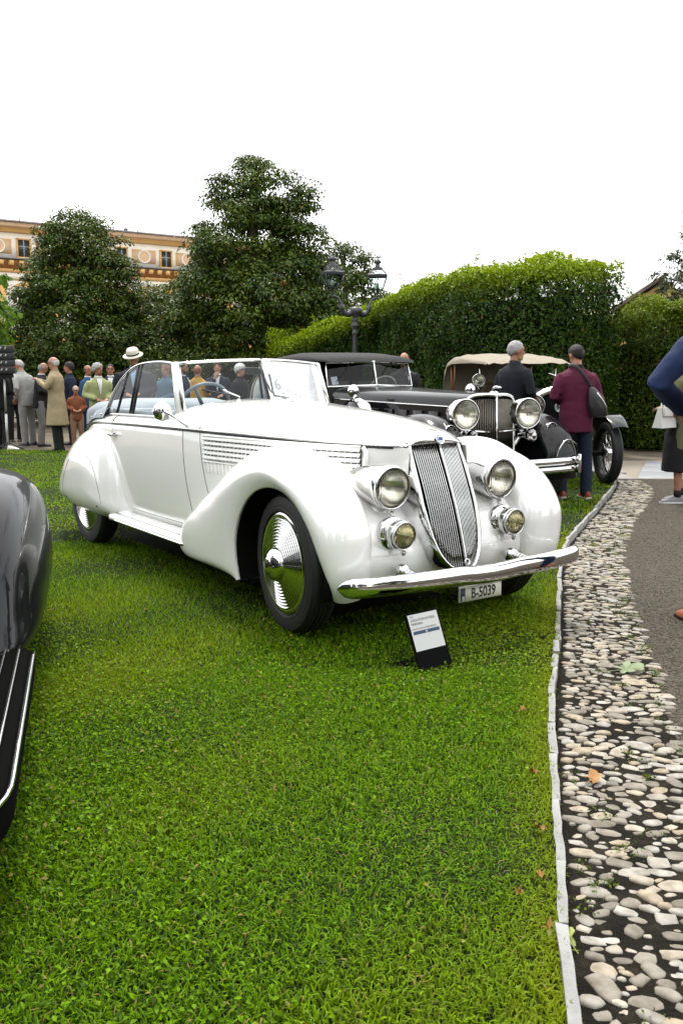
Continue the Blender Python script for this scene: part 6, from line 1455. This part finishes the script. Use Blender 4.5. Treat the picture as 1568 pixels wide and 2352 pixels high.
# sling bag across his back
bg = thing('sling_bag', 'black leather sling bag hanging across the maroon blazer', 'bag', (2.58, 10.22, 0.0), R(100))
q = MB(); rows = []
for z, rx, ry, y0 in ((0.90, 0.02, 0.06, -0.19), (0.92, 0.05, 0.10, -0.19), (1.02, 0.062, 0.105, -0.175), (1.12, 0.055, 0.085, -0.145), (1.20, 0.03, 0.045, -0.11), (1.23, 0.012, 0.02, -0.095)):
    rows.append([(-0.165+rx*math.cos(a), y0+ry*math.sin(a), z) for a in [2*math.pi*k/18 for k in range(18)]])
q.grid(rows, cv=True); q.f.append(tuple(range(18))); q.f.append(tuple(len(q.v)-18+k for k in range(18)))
M_bag = mat('black_bag_leather', (0.018, 0.018, 0.019), 0.38, bump=0.3, bscale=70)
q.build('bag_body', M_bag, bg)
MB().tube(crom([(-0.155, -0.10, 1.21), (-0.150, -0.02, 1.33), (-0.105, 0.055, 1.44), (-0.02, 0.085, 1.468), (0.09, 0.07, 1.40), (0.150, 0.0, 1.25)], 5), 0.020, 8, flat=0.3).build('strap', M_bag, bg)
MB().tube([(-0.232, -0.13, 1.17), (-0.235, -0.20, 1.08), (-0.225, -0.25, 1.0)], 0.006, 6).build('zip', M_chrome, bg)
# woman with handbag on the path
person('woman in olive jacket, long black skirt and grey trainers on the path', (3.70, 10.10, -0.03), R(178), 1.66, 'tan', 'front', 'hang', (0.115, 0.115, 0.06), hair=(0.06, 0.04, 0.03), style='long', skirt=((0.012, 0.012, 0.013), 0.36), bare=True, shoes=(0.17, 0.17, 0.18), sole=(0.6, 0.6, 0.6), hem=0.62, near=True, vox=0.014, flare=0.02, step=0.05)
hb_ = thing('handbag', 'stiff light grey leather handbag with two handles held before the olive jacket', 'bag', (3.46, 9.92, 0.80), R(40))
M_hb = mat('grey_bag_leather', (0.42, 0.42, 0.40), 0.45, var=0.06, bump=0.2, bscale=90)
q = MB().add([(-0.15, -0.06, 0), (0.15, -0.06, 0), (0.15, 0.06, 0), (-0.15, 0.06, 0), (-0.115, -0.02, 0.215), (0.115, -0.02, 0.215), (0.115, 0.02, 0.215), (-0.115, 0.02, 0.215)], [(3, 2, 1, 0), (4, 5, 6, 7), (0, 1, 5, 4), (1, 2, 6, 5), (2, 3, 7, 6), (3, 0, 4, 7)]).build('bag_body', M_hb, hb_, smooth=False)
MB().box((0, -0.045, 0.17), (0.22, 0.03, 0.10), rot=Matrix.Rotation(R(-10), 3, 'X'), bev=0.006).build('flap', M_hb, hb_)
for s in (-1, 1): MB().tube(crom([(-0.06, s*0.018, 0.205), (-0.045, s*0.020, 0.28), (0.0, s*0.022, 0.31), (0.045, s*0.020, 0.28), (0.06, s*0.018, 0.205)], 4), 0.008, 6).build('handle', mat('bag_handle', (0.55, 0.56, 0.56), 0.4), hb_)
for x in (-0.12, 0.12): MB().ball((x, -0.04, -0.004), 0.007, 8, 6).build('bag_foot', M_chrome, hb_)
# tall man at the path's near side
person('tall man in a navy blue suit and brown shoes with bent arm', (2.15, 5.12, -0.03), R(97), 2.0, 'warm', 'out', 'front', (0.014, 0.026, 0.080), (0.014, 0.024, 0.070), (0.30, 0.085, 0.03), (0.05, 0.035, 0.03), 'short', hem=0.80, near=True, vox=0.013, build=1.15, stance=0.10)

# apply the remeshing in one pass
bpy.context.view_layer.update()
for o, vox, wr, fold in PENDING:
    m1 = o.modifiers.new('r', 'REMESH'); m1.mode = 'VOXEL'; m1.voxel_size = vox; m1.use_smooth_shade = True
    m2 = o.modifiers.new('s', 'SMOOTH'); m2.factor = 0.5; m2.iterations = 3
dg = bpy.context.evaluated_depsgraph_get()
for o, vox, wr, fold in PENDING:
    me = bpy.data.meshes.new_from_object(o.evaluated_get(dg)); mats = list(o.data.materials); nm = o.data.name
    o.modifiers.clear(); o.data = me; me.materials.clear()
    for m_ in mats: me.materials.append(m_)
    if wr:
        n = len(me.vertices); co = np.empty(n*3, np.float32); no = np.empty(n*3, np.float32); me.vertices.foreach_get('co', co); me.vertex_normals.foreach_get('vector', no); co = co.reshape(-1, 3); no = no.reshape(-1, 3)
        sd = sum(map(ord, o.name)) % 50
        d = np.array([mnoise.noise(Vector((p[0]*7+sd, p[1]*7, p[2]*5)))+0.6*mnoise.noise(Vector((p[0]*14+p[2]*9, p[1]*14+sd, p[2]*16))) for p in co], np.float32)
        me.vertices.foreach_set('co', (co+no*(d*wr)[:, None]).ravel()); me.update()
    me.shade_smooth()

# ---------------------------------------------------------------- fallen leaves
def fallen(name, label, loc, size, col, rz, tilt=0.1, lobes=5):
    n = lobes*4; V = [(0, 0, 0.004)]; g = random.Random(int(abs(loc[0]*1000)))
    for k in range(n):
        a = 2*math.pi*k/n; r = size*(0.5+0.5*abs(math.cos(lobes*a/2))**0.7)*(0.75+0.25*math.cos(a))*g.uniform(0.9, 1.08); V.append((r*math.cos(a), r*math.sin(a), 0.010*math.sin(3*a)+0.012*(r/size)))
    mb = MB().add(V, [(0, 1+k, 1+(k+1) % n) for k in range(n)]); mb.tube([(-size*0.4, 0, 0.005), (-size*0.9, 0.01, 0.003)], 0.0016, 5)
    o = mb.build(name, mat('dry_leaf', col, 0.6, var=0.2, vscale=20), None, smooth=False); o.location = loc; o.rotation_euler = (tilt, -tilt, rz)
    tag(o, label, 'leaf'); return o
fallen('fallen_leaf', 'large pale green lobed leaf lying on the cobbles by the asphalt', (1.36, 4.25, -0.012), 0.10, (0.15, 0.19, 0.095), 0.4, 0.03, 7)
fallen('fallen_leaf', 'orange-brown dry leaf lying among the cobbles', (0.875, 3.05, -0.012), 0.045, (0.30, 0.15, 0.045), 1.0, 0.1, 3)
fallen('fallen_leaf', 'big yellow-green leaf lying against the edging stone', (0.555, 2.12, -0.005), 0.06, (0.20, 0.23, 0.05), 2.2, 0.2)
for k, (x, y) in enumerate(((0.545, 2.36), (0.47, 2.27), (0.515, 2.12), (0.60, 2.62), (0.665, 3.02), (0.74, 3.62))):
    f = fallen('fallen_leaf', 'small curled orange-brown leaf lying on the lawn grass', (x, y, 0.028), rng.uniform(0.016, 0.028), (0.28, rng.uniform(0.09, 0.17), 0.03), rng.uniform(0, 6), 0.12, 3); f['group'] = 'dry leaves on the lawn'
